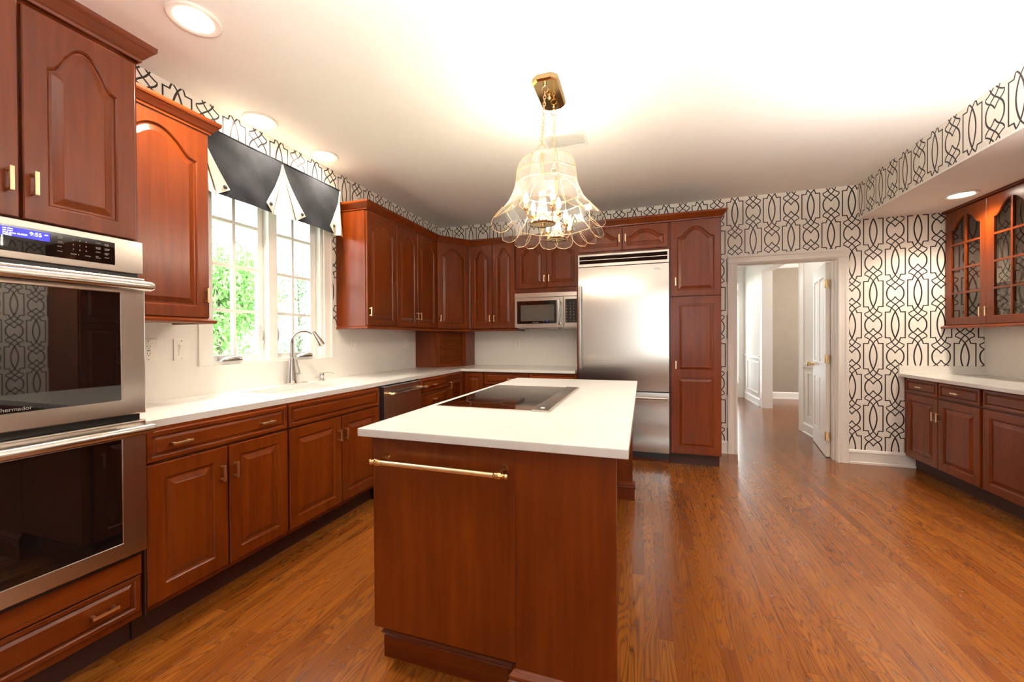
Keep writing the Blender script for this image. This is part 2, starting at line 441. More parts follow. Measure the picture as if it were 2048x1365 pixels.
# doorway casing and lining
bm = new()
prof = [(0, 0), (.012, 0), (.016, .004), (.018, .012), (.014, .030), (.016, .055), (.022, .065), (.022, .088), (0, .09)]
def casing_v(bm, x_in, x_out, y, z1):
    s = 1 if x_out > x_in else -1
    pts = [(x_in + s * b, y - a) for a, b in prof]
    prism(bm, pts, 'z', 0, z1)
s_pts = lambda x_in, s: [(x_in + s * b, YB - a) for a, b in prof]
prism(bm, s_pts(DX0 + .005, -1), 'z', 0, DZ - .005); prism(bm, s_pts(DX1 - .005, 1), 'z', 0, DZ - .005)
prism(bm, [(YB - a, DZ - .005 + b) for a, b in prof], 'x', DX0 - .085, DX1 + .085)
struct('trim_1', bm, 'trim')
bm = new()
box(bm, DX0 + .0005, DX0 + .012, YB + .0005, YB + .136, 0, DZ - .0005); box(bm, DX1 - .012, DX1 - .0005, YB + .0005, YB + .136, 0, DZ - .0005); box(bm, DX0 + .012, DX1 - .012, YB + .0005, YB + .136, DZ - .012, DZ - .0005)
box(bm, DX0 + .012, DX0 + .022, YB + .05, YB + .09, 0, DZ - .022); box(bm, DX1 - .022, DX1 - .012, YB + .05, YB + .09, 0, DZ - .022); box(bm, DX0 + .012, DX1 - .012, YB + .05, YB + .09, DZ - .022, DZ - .012)
struct('trim_2', bm, 'trim')
BP = [(0, 0), (.022, 0), (.022, .018), (.014, .022), (.014, .105), (.017, .112), (.012, .128), (.005, .135), (0, .138)]
bm = new(); sweep(bm, [(XL, YF), (XL, .395)], BP); struct('baseboard_left', bm, 'trim')
bm = new(); sweep(bm, [(XR, 2.74), (XR, YF)], BP); struct('baseboard_right', bm, 'trim')
bm = new(); sweep(bm, [(XR, YF), (XL, YF)], BP); struct('baseboard_front', bm, 'trim')
bm = new(); sweep(bm, [(DX1 + .087, YB), (2.45, YB)], BP); sweep(bm, [(.712, YB), (DX0 - .087, YB)], BP); struct('baseboard_back', bm, 'trim')

# ---------------------------------------------------------------- hallway and room beyond
HX = 2.0; HY1 = 9.30
bm = new()
box(bm, HX, HX + .13, YB + .13, 6.24, 0, ZC); box(bm, HX, HX + .13, 7.99, HY1, 0, ZC); box(bm, HX, HX + .13, 6.24, 7.99, 2.42, ZC)
struct('wall_hall_right', bm, 'white')
struct('wall_hall_left', box(new(), .55, .66, YB + .13, HY1, 0, ZC), 'white')
bm = new(); box(bm, .55, .8, HY1, HY1 + .12, 0, ZC); box(bm, 1.90, HX + .13, HY1, HY1 + .12, 0, ZC); box(bm, .8, 1.90, HY1, HY1 + .12, 2.42, ZC); struct('wall_hall_back', bm, 'white')
struct('ceiling_hall', box(new(), .55, 6.2, YB + .13, HY1 + .12, ZC, ZC + .1), 'ceiling')
struct('wall_dining_back', box(new(), HX + .13, 6.2, HY1, HY1 + .12, 0, ZC), 'grey')
bm = new(); box(bm, 6.08, 6.2, YB + .13, 6.3, 0, ZC); box(bm, 6.08, 6.2, 8.3, HY1, 0, ZC); box(bm, 6.08, 6.2, 6.3, 8.3, 0, .7); box(bm, 6.08, 6.2, 6.3, 8.3, 2.3, ZC); struct('wall_dining_right', bm, 'grey')
struct('wall_dining_front', box(new(), HX + .13, 6.2, YB + .13, YB + .24, 0, ZC), 'grey')
# trims of the hall: opening casing, skirting, chair rail, panel frames
bm = new()
for y0, y1 in ((6.10, 6.24), (7.99, 8.13)): box(bm, HX - .014, HX, y0, y1, 0, 2.42, .003)
box(bm, HX - .014, HX, 6.10, 8.13, 2.42, 2.54, .003)
box(bm, HX - .016, HX + .146, 6.2405, 6.254, 0, 2.419); box(bm, HX - .016, HX + .146, 7.976, 7.9895, 0, 2.419); box(bm, HX - .015, HX + .145, 6.254, 7.976, 2.406, 2.4195)
struct('trim_3', bm, 'trim')
bm = new(); RP = [(0, .86), (.012, .862), (.016, .885), (.028, .895), (.028, .905), (0, .91)]
for a, b in ((6.10, YB + .13), (HY1, 8.13)): sweep(bm, [(HX, a), (HX, b)], RP)
struct('trim_4', bm, 'trim')
bm = new()
for a, b in ((YB + .13, 6.10), (8.13, HY1)): sweep(bm, [(HX, a), (HX, b)], [(-o, z) for o, z in BP])
sweep(bm, [(HX + .13, HY1), (6.08, HY1)], BP)
struct('baseboard_hall', bm, 'trim')
bm = new(); CP = [(0, 2.64), (.01, 2.64), (.03, 2.66), (.07, 2.72), (.08, 2.74), (0, 2.74)]
sweep(bm, [(HX + .13, HY1), (6.08, HY1)], CP); sweep(bm, [(.66, HY1), (HX, HY1)], CP); struct('trim_5', bm, 'trim')
bm = new()
def frame_yz(bm, x, y0, y1, z0, z1, w=.02, d=.012):
    for a in ((y0, y1, z0, z0 + w), (y0, y1, z1 - w, z1), (y0, y0 + w, z0 + w, z1 - w), (y1 - w, y1, z0 + w, z1 - w)): box(bm, x - d, x, *a)
frame_yz(bm, HX, 8.22, 9.05, .22, .80); frame_yz(bm, HX, 5.1, 5.98, .22, .80)
struct('trim_6', bm, 'trim')
# glazed entrance at the end of the hall
w3 = struct('window_3', box(new(), 1.78, 1.90, HY1 + .02, HY1 + .08, 0, .3), 'trim')
bm = new(); box(bm, 1.885, 1.97, HY1 - .02, HY1, 0, 2.42); box(bm, .80, 1.97, HY1 - .02, HY1, 2.42, 2.52)
box(bm, 1.60, 1.66, HY1, HY1 + .08, 0, 2.42); box(bm, 1.875, 1.90, HY1 + .01, HY1 + .08, 0, 2.42); box(bm, .8, 1.875, HY1 + .012, HY1 + .078, 2.12, 2.22); box(bm, .8, 1.875, HY1 + .012, HY1 + .078, 2.37, 2.42)
struct('window_frame', bm, 'trim', w3)
struct('pane', box(new(), .8, 1.875, HY1 + .04, HY1 + .045, .3, 2.37), 'glass', w3)
bm = new(); box(bm, .82, 1.60, HY1 + .02, HY1 + .07, .0, 2.12); struct('door_2', bm, 'trim')

# the open white door, hinged on the right jamb
hinge = Vector((DX1 - .014, YB + .137, 0)); dang = math.radians(79); DW_, DT = .76, .035
d1 = bpy.data.objects.new('door_1', None); C.objects.link(d1); d1.location = hinge; d1.rotation_euler = (0, 0, dang); d1['kind'] = 'structure'
WM['door_1'] = Matrix.Translation(hinge) @ Matrix.Rotation(dang, 4, 'Z')
def panel_plate(bm, x0, x1, z0, z1, holes, y0, y1, depth=.008):
    """door slab whose front (y0) side has sunk, fielded panels; holes = (x0,x1,z0,z1,arch)"""
    box(bm, x0, x1, y0 + depth, y1, z0, z1)
    xs = sorted({x0, x1, *[h[0] for h in holes], *[h[1] for h in holes]}); zs = sorted({z0, z1, *[h[2] for h in holes], *[h[3] for h in holes]})
    for a, b in zip(xs, xs[1:]):
        for c, d in zip(zs, zs[1:]):
            cx, cz = (a + b) / 2, (c + d) / 2
            if any(h[0] < cx < h[1] and h[2] < cz < h[3] for h in holes): continue
            box(bm, a, b, y0, y0 + depth, c, d)
    for h in holes:
        a, b, c, d = h[:4]; e = .035
        lo = [(a, c), (b, c), (b, d), (a, d)]; hi = [(a + e, c + e), (b - e, c + e), (b - e, d - e), (a + e, d - e)]
        A = [bm.verts.new((p[0], y0 + depth - .0005, p[1])) for p in lo]; B = [bm.verts.new((p[0], y0 + .001, p[1])) for p in hi]
        for i in range(4): bm.faces.new([A[i], A[(i + 1) % 4], B[(i + 1) % 4], B[i]])
        bm.faces.new(B)
bm = new(); hs = []
for a, b in ((.11, .345), (.415, .65)):
    hs += [(a, b, .22, .80), (a, b, .98, 1.88)]
bm2 = new(); panel_plate(bm, 0, DW_, .008, 2.02, hs, 0, DT / 2)
panel_plate(bm2, 0, DW_, .008, 2.02, hs, 0, DT / 2); bmesh.ops.transform(bm2, matrix=Matrix.Diagonal((1, -1, 1, 1)), verts=bm2.verts); bmesh.ops.reverse_faces(bm2, faces=bm2.faces)
bmesh.ops.transform(bm2, matrix=Matrix.Translation((0, DT, 0)), verts=bm2.verts)
tmp = bpy.data.meshes.new('t'); bm2.to_mesh(tmp); bm2.free(); bm.from_mesh(tmp)
struct('door_panel', bm, 'trim', d1)
for z in (.22, 1.02, 1.80):
    bm = new(); tube(bm, [(-.006, DT + .004, z - .045), (-.006, DT + .004, z + .045)], .006, 10); box(bm, -.0035, .0, .002, DT - .002, z - .045, z + .045); box(bm, -.05, -.008, DT + .001, DT + .004, z - .045, z + .045)
    struct('hinge', bm, 'pbrass', d1, angle=40)
for s, y in ((1, DT), (-1, 0)):
    bm = new(); lathe(bm, [(.001, 0), (.032, 0), (.032, .004 * s), (.012, .010 * s), (.010, .03 * s), (.022, .040 * s), (.028, .055 * s), (.022, .068 * s), (.001, .072 * s)], (DW_ - .065, y, .93), 16, 'y')
    struct('door_knob', bm, 'pbrass', d1, smooth=True)

# ---------------------------------------------------------------- the casement window over the sink
w1 = bpy.data.objects.new('window_1', None); C.objects.link(w1); w1.location = (XL, 2.23, WZ0); w1['kind'] = 'structure'; WM['window_1'] = Matrix.Translation(w1.location)
bm = new(); XW = XL - .05
box(bm, XL - .15, XL - .002, WY0, WY0 + .028, WZ0, WZ1); box(bm, XL - .15, XL - .002, WY1 - .028, WY1, WZ0, WZ1)
box(bm, XL - .149, XL - .003, WY0 + .028, WY1 - .028, WZ0, WZ0 + .022); box(bm, XL - .149, XL - .003, WY0 + .028, WY1 - .028, WZ1 - .022, WZ1)
box(bm, XL - .13, XL + .004, 2.182, 2.252, WZ0, WZ1, .003)
struct('window_frame', bm, 'trim', w1, world_space=True)
bm = new()
for y0, y1 in ((WY0 - .075, WY0 + .004), (WY1 - .004, WY1 + .085)):
    box(bm, XL, XL + .018, y0, y1, WZ0 - .0, WZ1 - .004, .004); box(bm, XL, XL + .026, (y0 if y0 < 2 else y1 - .018), (y0 + .018 if y0 < 2 else y1), WZ0, WZ1 + .08, .003)
box(bm, XL, XL + .018, WY0 - .075, WY1 + .085, WZ1 - .004, WZ1 + .08, .004)
struct('window_casing', bm, 'trim', w1, world_space=True)
for y0, y1, gy0, gy1, mu in ((1.790, 2.180, 1.822, 2.140, 1.968), (2.254, 2.670, 2.292, 2.615, 2.445)):
    bm = new(); x0, x1 = XW - .035, XW
    box(bm, x0, x1, y0, gy0, 1.114, 2.376, .003); box(bm, x0, x1, gy1, y1, 1.114, 2.376, .003); box(bm, x0, x1, gy0, gy1, 1.114, 1.150, .003); box(bm, x0, x1, gy0, gy1, 2.345, 2.376, .003)
    sh = struct('window_sash', bm, 'trim', w1, world_space=True)
    bm = new(); box(bm, x0 + .004, x1 - .004, mu - .011, mu + .011, 1.150, 2.345)
    for z in (1.450, 1.752, 2.052): box(bm, x0 + .0048, x1 - .0048, gy0, gy1, z - .0105, z + .0105)
    struct('muntin_grid', bm, 'trim', w1, world_space=True)
    struct('pane', box(new(), x0 + .015, x0 + .019, gy0 - .004, gy1 + .004, 1.146, 2.349), 'glass', w1, world_space=True)
for y in (2.155, 2.279):   # lever latches
    bm = new(); tube(bm, [(XW + .004, y, 1.36), (XW + .022, y, 1.35), (XW + .03, y, 1.30), (XW + .022, y, 1.24), (XW + .016, y + .004, 1.225), (XW + .012, y + .012, 1.215)], [.004, .005, .006, .006, .005, .003], 8)
    struct('window_latch', bm, 'chrome', w1, smooth=True, world_space=True)
for y in (1.90, 2.50):    # folded crank handles resting in covers
    bm = new(); b0 = XL - .012
    pr = [(y - .07, 1.113), (y + .075, 1.113), (y + .07, 1.130), (y + .045, 1.142), (y - .01, 1.140), (y - .05, 1.126)]
    prism(bm, pr, 'x', b0 - .03, b0 + .02)
    tube(bm, [(b0 + .022, y - .045, 1.122), (b0 + .026, y, 1.134), (b0 + .022, y + .05, 1.136), (b0 + .02, y + .065, 1.128)], [.005, .006, .006, .008], 8)
    tube(bm, [(b0 + .01, y - .085, 1.114), (b0 + .01, y - .082, 1.142)], .006, 8)
    struct('window_crank', bm, 'chrome', w1, world_space=True, angle=50)

# ================================================================== CABINET PARTS
def s_arch(t):
    t = abs(t)
    if t <= .52: return 1 - .46 * (t / .52) ** 2.1
    if t <= .86: return .54 * ((.86 - t) / .34) ** 1.45 + .06
    return .06 * max(0.0, (1 - t) / .14) ** .5
def outline(x0, x1, z0, z1, H, d, K=22):
    """closed ring: bottom-left, bottom-right, right shoulder, arch, left shoulder; inset by d"""
    a, b = x0 + d, x1 - d
    pts = [(a, z0 + d), (b, z0 + d)]
    if H <= 0: return pts + [(b, z1 - d), (a, z1 - d)]
    for i in range(K + 1):
        t = 1 - 2 * i / K
        pts.append(((a + b) / 2 + t * (b - a) / 2, z1 - H - d + H * s_arch(t)))
    return pts
def rings_mesh(bm, rings, cap0=True, cap1=True):
    R = [[bm.verts.new((x, y, z)) for x, z in pts] for pts, y in rings]; n = len(R[0])
    for A, B in zip(R, R[1:]):
        for i in range(n): bm.faces.new([A[i], A[(i + 1) % n], B[(i + 1) % n], B[i]])
    if cap0: bm.faces.new(R[0])
    if cap1: bm.faces.new(R[-1])
def outer(x0, x1, z0, z1, H, K=22):
    pts = [(x0, z0), (x1, z0)]
    if H <= 0: return pts + [(x1, z1), (x0, z1)]
    for i in range(K + 1):
        t = 1 - 2 * i / K
        pts.append(((x0 + x1) / 2 + t * (x1 - x0) / 2, z1))
    return pts
def leaf_bm(x0, x1, z0, z1, H=0.0, w=.055, T=.02, wt=None, y=0.0, glass=False, bv=1.0):
    """raised-panel door leaf in cabinet coordinates, front at y, arch height H"""
    bm = new(); e = .003; wt = wt or w
    if H > 0: H_ = H
    else: H_ = 0
    O = outer(x0, x1, z0, z1, H_); Oi = outer(x0 + e, x1 - e, z0 + e, z1 - e, H_)
    ix0, ix1, iz0, iz1 = x0 + w, x1 - w, z0 + w, z1 - wt
    I = lambda d: outline(ix0, ix1, iz0, iz1, H_ - max(0, d) * .35 if H_ else 0, d)
    if glass:
        rings_mesh(bm, [(I(0), y + T), (O, y + T), (O, y + e), (Oi, y), (I(-.004), y), (I(0), y + .004), (I(0), y + T)], False, False)
    else:
        rings_mesh(bm, [(O, y + T), (O, y + e), (Oi, y), (I(-.005), y), (I(0), y + .004), (I(.003 * bv), y + .009), (I(.010 * bv), y + .009), (I(.032 * bv), y + .0025), (I(.036 * bv), y + .0005)])
    return bm
def pull_bm(x, z, vertical=True, y=0.0, L_=.078, out=.030):
    """square-section bar pull centred at (x,z), standing out from y"""
    bm = new(); h = L_ / 2
    if vertical:
        box(bm, x - .0055, x + .0055, y - out, y - out + .007, z - h, z + h, .0022)
        for s in (-1, 1): box(bm, x - .0045, x + .0045, y - out + .004, y + .0005, z + s * (h - .009) - .0045, z + s * (h - .009) + .0045, .001)
    else:
        box(bm, x - h, x + h, y - out, y - out + .007, z - .0055, z + .0055, .0022)
        for s in (-1, 1): box(bm, x + s * (h - .009) - .0045, x + s * (h - .009) + .0045, y - out + .004, y + .0005, z - .0045, z + .0045, .001)
    return bm
def door(t, x0, x1, z0, z1, H=.0, pull=None, w=.055, wood='cherry', y=0.0, T=.02, name='door', wt=None):
    g = .0018
    d = obj(name, leaf_bm(x0 + g, x1 - g, z0 + g, z1 - g, H, w, T, wt, y), wood, t)
    if pull: obj('handle', pull_bm(pull[0], pull[1], True, y), 'brass', d)
    return d
def drawer(t, x0, x1, z0, z1, pulls=(), w=.030, y=0.0, name='drawer'):
    g = .0018
    d = obj(name, leaf_bm(x0 + g, x1 - g, z0 + g, z1 - g, 0, w * .62, .02, None, y, False, .42), 'cherry_h', t)
    for px in pulls: obj('handle', pull_bm(px, (z0 + z1) / 2, False, y), 'brass', d)
    return d
def cabinet(name, label, cat, loc, rz, W, D, z0, z1, toe=True, group=None, bev=.0):
    t = thing(name, label, cat, loc, rz, group)
    obj('carcass', box(new(), 0, W, .0205, D, z0, z1), 'cherry', t)
    if toe: obj('toe_kick', box(new(), 0.0, W, .095, .115, 0, z0 + .004), 'groove', t)
    return t
R90, RM90 = PI / 2, -PI / 2
BZ0, BZ1 = .125, .884       # base carcass
# local frames: left wall fronts face +X (rz=+90), back wall fronts face -Y (rz=0), right wall fronts face -X (rz=-90)
XF, XU = -1.93, -2.26       # left base and upper fronts
YBF, YU = 4.085, 4.43       # back base and upper fronts

# ---- oven tower
OY0 = .40
t = thing('oven_cabinet', 'tall dark cherry cabinet holding the double oven at the left edge', 'cabinet', (XF, OY0, 0), R90)
W = .652
bm = new(); box(bm, 0, .010, .0205, .65, .125, 2.39); box(bm, W - .012, W, .0205, .65, .125, 2.39); box(bm, .010, W - .012, .0205, .65, 1.648, 2.39); box(bm, .010, W - .012, .0205, .65, .125, .40); box(bm, .010, W - .012, .60, .65, .4, 1.648)
obj('carcass', bm, 'cherry', t)
obj('toe_kick', box(new(), 0, W, .10, .12, 0, .13), 'groove', t)
door(t, .010, .3255, 1.652, 2.362, .115, (.298, 1.771), w=.062)
door(t, .3305, W - .012, 1.652, 2.362, .115, (.353, 1.773), w=.062)
bm = new(); box(bm, .012, W - .012, -.002, .03, .318, .392); box(bm, .012, W - .012, -.006, .0, .312, .324, .003); obj('filler_panel', bm, 'cherry_h', t)
drawer(t, .010, W - .012, .158, .306, (.085 + .04, .518), w=.034)
CR = [(0, 2.376), (.006, 2.376), (.008, 2.386), (.013, 2.391), (.022, 2.404), (.034, 2.420), (.038, 2.424), (.042, 2.432), (.042, 2.446), (0, 2.446)]
bm = new(); sweep(bm, [(0, .65), (0, 0), (W, 0), (W, .65)], CR)
obj('crown_molding', bm, 'cherry_h', t)

# ---- double wall oven
OX = XF + .022
ov = thing('wall_oven', 'stainless steel double wall oven with blue display and dark glass doors', 'oven', (OX, OY0, .40), R90)
def ob(name, bm, mat, p=None, **k):
    bmesh.ops.transform(bm, matrix=Matrix.Translation((0, 0, -.40)), verts=bm.verts); return obj(name, bm, mat, p or ov, **k)
a0, a1 = .012, .645
bm = new(); box(bm, a0 + .002, a1 - .012, .03, .56, .405, 1.64); ob('oven_body', bm, 'black')
bm = new(); box(bm, a0, a1, 0, .03, 1.515, 1.643, .003); cp = ob('control_panel', bm, 'steel')
ob('control_glass', box(new(), .105, .556, -.0015, .002, 1.538, 1.622), 'oven_glass', cp)
ob('display_screen', box(new(), .272, .382, -.0025, -.001, 1.586, 1.614), 'screen', cp)
def on_oven(name, s, size, mat, yl, z, par=cp, al='LEFT'):
    return text(name, s, size, mat, par, (OX + .003, OY0 + yl, z), (0, 1, 0), (0, 0, 1), .0002, al)
on_oven('clock_text', '9:55', .0165, 'screen_text', .335, 1.597)
on_oven('clock_text', 'AM', .006, 'screen_text', .369, 1.604)
on_oven('display_text', 'set date\nset year\nthen press CLOCK\nMODE', .0068, 'screen_text', .277, 1.607)
for j, row in enumerate(('1 2 3', '4 5 6', '7 8 9')):
    for i, ch in enumerate(row.split()): on_oven('keypad_text', ch, .0065, 'print', .438 + i * .017, 1.604 - j * .0165)
for i, ch in enumerate(('CLEAR', '0', 'ENTER')): on_oven('keypad_text', ch, .0050, 'print', .433 + i * .019, 1.555)
for j, s in enumerate(('OVEN\nLIGHT', 'TIMER\nCLOCK', 'BAKE', 'BROIL')): on_oven('keypad_text', s, .0045, 'print', .400, 1.608 - j * .0165)
for j, (p, q) in enumerate((('ROAST', 'UPPER\nOVEN'), ('PROOF\nWARM', 'LOWER\nOVEN'), ('CONV', 'DELAY\nTIME'), ('SELF\nCLEAN', 'START'))):
    on_oven('keypad_text', p, .0045, 'print', .500, 1.608 - j * .0165); on_oven('keypad_text', q, .0045, 'print', .525, 1.608 - j * .0165)
bm = new(); box(bm, a0, a1 - .012, .012, .03, 1.500, 1.514); ob('vent_slot', bm, 'black')
for z0, z1 in ((.962, 1.497), (.411, .934)):
    bm = new(); gx0, gx1, gz0, gz1 = .085, .568, z0 + .058, z1 - .062
    fr = leaf_bm  # steel door: frame with sunk glass
    rings_mesh(bm, [([(a0, z0), (a1, z0), (a1, z1), (a0, z1)], .03), ([(a0, z0), (a1, z0), (a1, z1), (a0, z1)], -.008), ([(a0 + .004, z0 + .004), (a1 - .004, z0 + .004), (a1 - .004, z1 - .004), (a0 + .004, z1 - .004)], -.012),
                    ([(gx0, gz0), (gx1, gz0), (gx1, gz1), (gx0, gz1)], -.012), ([(gx0 + .003, gz0 + .003), (gx1 - .003, gz0 + .003), (gx1 - .003, gz1 - .003), (gx0 + .003, gz1 - .003)], -.008)], True, True)
    dr = ob('oven_door', bm, 'steel')
    ob('oven_window', box(new(), gx0 + .003, gx1 - .003, -.0095, -.0075, gz0 + .003, gz1 - .003), 'oven_glass', dr)
    bm = new(); hz = z1 - .033
    tube(bm, [(a0 - .004, -.050, hz), (a0 + .004, -.050, hz), (a1 - .004, -.050, hz), (a1 + .006, -.050, hz)], [.014, .019, .019, .014], 16)
    for px in (a0 + .03, a1 - .03): box(bm, px - .012, px + .012, -.05, -.010, hz - .010, hz + .010, .003)
    ob('handle', bm, 'steel', dr, angle=40)
    if z0 > .9: text('maker_mark', 'Thermador', .017, 'logo', dr, (OX + .0098, OY0 + .255, 1.028), (0, 1, 0), (0, 0, 1), .0002)
ob('vent_slot', box(new(), a0, a1 - .012, .012, .03, .936, .960), 'black'); ob('vent_slot', box(new(), a0, a1 - .012, .004, .03, .396, .409), 'black')

# ---- left run of base cabinets
def left_base(y0, y1, name, label): return cabinet(name, label, 'cabinet', (XF, y0, 0), R90, y1 - y0, .655, BZ0, BZ1)
def U(y, y0): return y - y0
y0 = 1.056
t = left_base(y0, 1.745, 'base_cabinet', 'dark red base cabinet beside the ovens, one wide drawer with two pulls')
obj('filler_panel', box(new(), -.003, .003, .004, .6, .125, .884), 'groove', t)
drawer(t, .004, .685, .742, .872, (U(1.185, y0), U(1.602, y0)), w=.036)
door(t, .004, U(1.398, y0), .150, .734, 0, (U(1.362, y0), .611), w=.070)
door(t, U(1.402, y0), .685, .150, .734, 0, (U(1.428, y0), .609), w=.062)
y0 = 1.747
t = thing('sink_cabinet', 'dark red sink base cabinet with plain front above two doors', 'cabinet', (XF, y0, 0), R90)
bm = new(); box(bm, 0, .831, .0205, .655, BZ0, .60); box(bm, 0, .831, .0205, .05, .60, BZ1); box(bm, 0, .018, .05, .655, .60, BZ1); box(bm, .813, .831, .05, .655, .60, BZ1); obj('carcass', bm, 'cherry', t)
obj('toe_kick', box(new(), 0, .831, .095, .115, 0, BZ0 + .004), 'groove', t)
drawer(t, .004, .824, .742, .872, (), w=.036, name='false_front')
door(t, .004, U(2.166, y0), .150, .734, 0, (U(2.135, y0), .611), w=.062)
door(t, U(2.170, y0), .824, .150, .734, 0, (U(2.196, y0), .611), w=.062)
dw = thing('dishwasher', 'stainless steel dishwasher with brass ended bar handle', 'dishwasher', (XF, 2.580, 0), R90)
obj('body', box(new(), .030, .575, .03, .6, .11, .876), 'black', dw)
obj('filler_panel', box(new(), .0, .028, .02, .6, .0, .88), 'black', dw)
bm = new(); box(bm, .032, .574, -.012, .03, .125, .876, .004); dd = obj('door', bm, 'steel', dw)
bm = new(); hz = .815
tube(bm, [(.095, -.055, hz), (.585, -.055, hz)], .0105, 14); obj('handle', bm, 'chrome', dd, smooth=True)
for px, s in ((.095, -1), (.585, 1)):
    bm = new(); tube(bm, [(px - s * .03, -.055, hz), (px, -.055, hz), (px + s * .004, -.055, hz), (px + s * .012, -.055, hz), (px + s * .018, -.055, hz), (px + s * .026, -.055, hz), (px + s * .032, -.055, hz)], [.0115, .014, .0145, .008, .012, .0115, .004], 14)
    tube(bm, [(px - s * .012, -.055, hz), (px - s * .012, -.030, hz), (px - s * .012, -.012, hz)], [.009, .007, .014], 12)
    obj('handle_post', bm, 'brass', dd, smooth=True, angle=60)
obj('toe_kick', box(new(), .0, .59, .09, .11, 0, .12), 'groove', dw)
y0 = 3.172
t = left_base(y0, 3.700, 'drawer_cabinet', 'narrow dark red drawer stack between dishwasher and corner')
zs = (.872, .752, .590, .372, .150)
for k in range(4):
    d = drawer(t, .004, .524, zs[k + 1] + (.004 if k < 3 else 0), zs[k] - (.004 if k else 0), (), w=.034)
    zc = (zs[k] + zs[k + 1]) / 2 if k else .812
    bm = new(); tube(bm, [(.175, -.022, zc + .002), (.20, -.025, zc), (.225, -.028, zc - .002), (.25, -.025, zc), (.275, -.022, zc + .002)], [.003, .005, .0075, .005, .003], 8); tube(bm, [(.225, 0, zc), (.225, -.026, zc)], .006, 8)
    obj('handle', bm, 'brass', d, smooth=True)
t = thing('corner_cabinet', 'dark red corner base cabinet with folding L shaped door', 'cabinet', (XF, 3.702, 0), 0)
bm = new(); prism(bm, [(XL + .001, 3.703), (XF - .0205, 3.703), (XF - .0205, YBF + .0205), (-1.690, YBF + .0205), (-1.690, YB - .001), (XL + .001, YB - .001)], 'z', BZ0, BZ1)
obj('carcass', bm, 'cherry', t, world_space=True)
def placed(bm, loc, rz): bmesh.ops.transform(bm, matrix=Matrix.Translation(loc) @ Matrix.Rotation(rz, 4, 'Z'), verts=bm.verts); return bm
lf = obj('door', placed(leaf_bm(.004, .372, .152, .872, 0, .058), (XF, 3.702, 0), R90), 'cherry', t, world_space=True)
obj('handle', placed(pull_bm(.030, .765, True), (XF, 3.702, 0), R90), 'brass', lf, world_space=True)
obj('door', placed(leaf_bm(.006, .236, .152, .872, 0, .052), (XF, YBF, 0), 0), 'cherry', t, world_space=True)
bm = new(); prism(bm, [(XF - .09, 3.703), (XF - .10, 3.703), (XF - .10, YBF + .10), (-1.692, YBF + .10), (-1.692, YBF + .09), (XF - .09, YBF + .09)], 'z', 0, BZ0 + .003); obj('toe_kick', bm, 'groove', t, world_space=True)
# ---- back run of base cabinets
def back_base(x0, x1, name, label): return cabinet(name, label, 'cabinet', (x0, YBF, 0), 0, x1 - x0, YB - YBF - .001, BZ0, BZ1)
x0 = -1.688
t = back_base(x0, -1.170, 'base_cabinet', 'dark red back wall base cabinet right of the corner, brass pull on drawer')
drawer(t, .004, .514, .742, .872, (.325,), w=.030); door(t, .004, .257, .150, .734, 0, (.23, .62), w=.055); door(t, .261, .514, .150, .734, 0, (.288, .62), w=.055)
x0 = -1.168
t = back_base(x0, -.662, 'base_cabinet', 'dark red back wall base cabinet next to the refrigerator')
drawer(t, .004, .502, .742, .872, (.25,), w=.030); door(t, .004, .251, .150, .734, 0, (.225, .62), w=.055); door(t, .255, .502, .150, .734, 0, (.282, .62), w=.055)

# ---- left and back worktop with sink cutout
ct = new(); cx0, cx1 = XL + .016, -1.955; sx0, sx1, sy0, sy1 = -2.46, -2.08, 1.87, 2.50
box(ct, cx0, cx1, 1.058, sy0, .884, .914); box(ct, cx0, cx1, sy1, YB - .016, .884, .914); box(ct, cx0, sx0, sy0, sy1, .884, .914); box(ct, sx1, cx1, sy0, sy1, .884, .914)
box(ct, cx1, -.664, 4.06, YB - .016, .884, .914)
bmesh.ops.remove_doubles(ct, verts=ct.verts, dist=1e-5)
o = obj('countertop', ct, 'quartz'); origin_to(o, (-2.2, 2.6, .884)); tag(o, 'white L shaped quartz countertop under the window and along the back wall', 'countertop')
sk = thing('kitchen_sink', 'white undermount sink basin under the window', 'sink', (-2.27, 2.185, .70))
bm = new(); r_ = lambda d, z: [(sx0 + d, sy0 + d, z), (sx1 - d, sy0 + d, z), (sx1 - d, sy1 - d, z), (sx0 + d, sy1 - d, z)]
RR = [[bm.verts.new(p) for p in r_(d, z)] for d, z in ((-.015, .883), (-.015, .69), (.0, .883), (.008, .72), (.03, .705))]
for A, B in ((0, 1), (2, 0), (2, 3), (3, 4)):
    for i in range(4): bm.faces.new([RR[A][i], RR[A][(i + 1) % 4], RR[B][(i + 1) % 4], RR[B][i]])
bm.faces.new(RR[1]); bm.faces.new(RR[4]); obj('basin', bm, 'quartz', sk, world_space=True)
obj('drain', lathe(new(), [(.001, .7052), (.045, .7052), (.045, .708), (.03, .7085), (.001, .7065)], (-2.27, 2.185, 0), 20), 'chrome', sk, world_space=True, smooth=True)
# ---- backsplashes
bm = new(); box(bm, XL + .0005, XL + .015, 1.056, WY0 - .0752, .884, 1.350); box(bm, XL + .0005, XL + .015, WY0 - .0752, WY1 + .0852, .884, 1.0895); box(bm, XL + .0005, XL + .015, WY1 + .0852, YB - .016, .884, 1.368)
o = obj('backsplash', bm, 'splash'); origin_to(o, (XL, 2.5, .9)); tag(o, 'white slab backsplash on the window wall above the worktop', 'backsplash')
o = obj('backsplash', box(new(), XL + .015, -.664, YB - .015, YB - .0005, .884, 1.52), 'splash'); origin_to(o, (-1.5, YB, .9)); tag(o, 'white slab backsplash on the back wall below the microwave', 'backsplash')

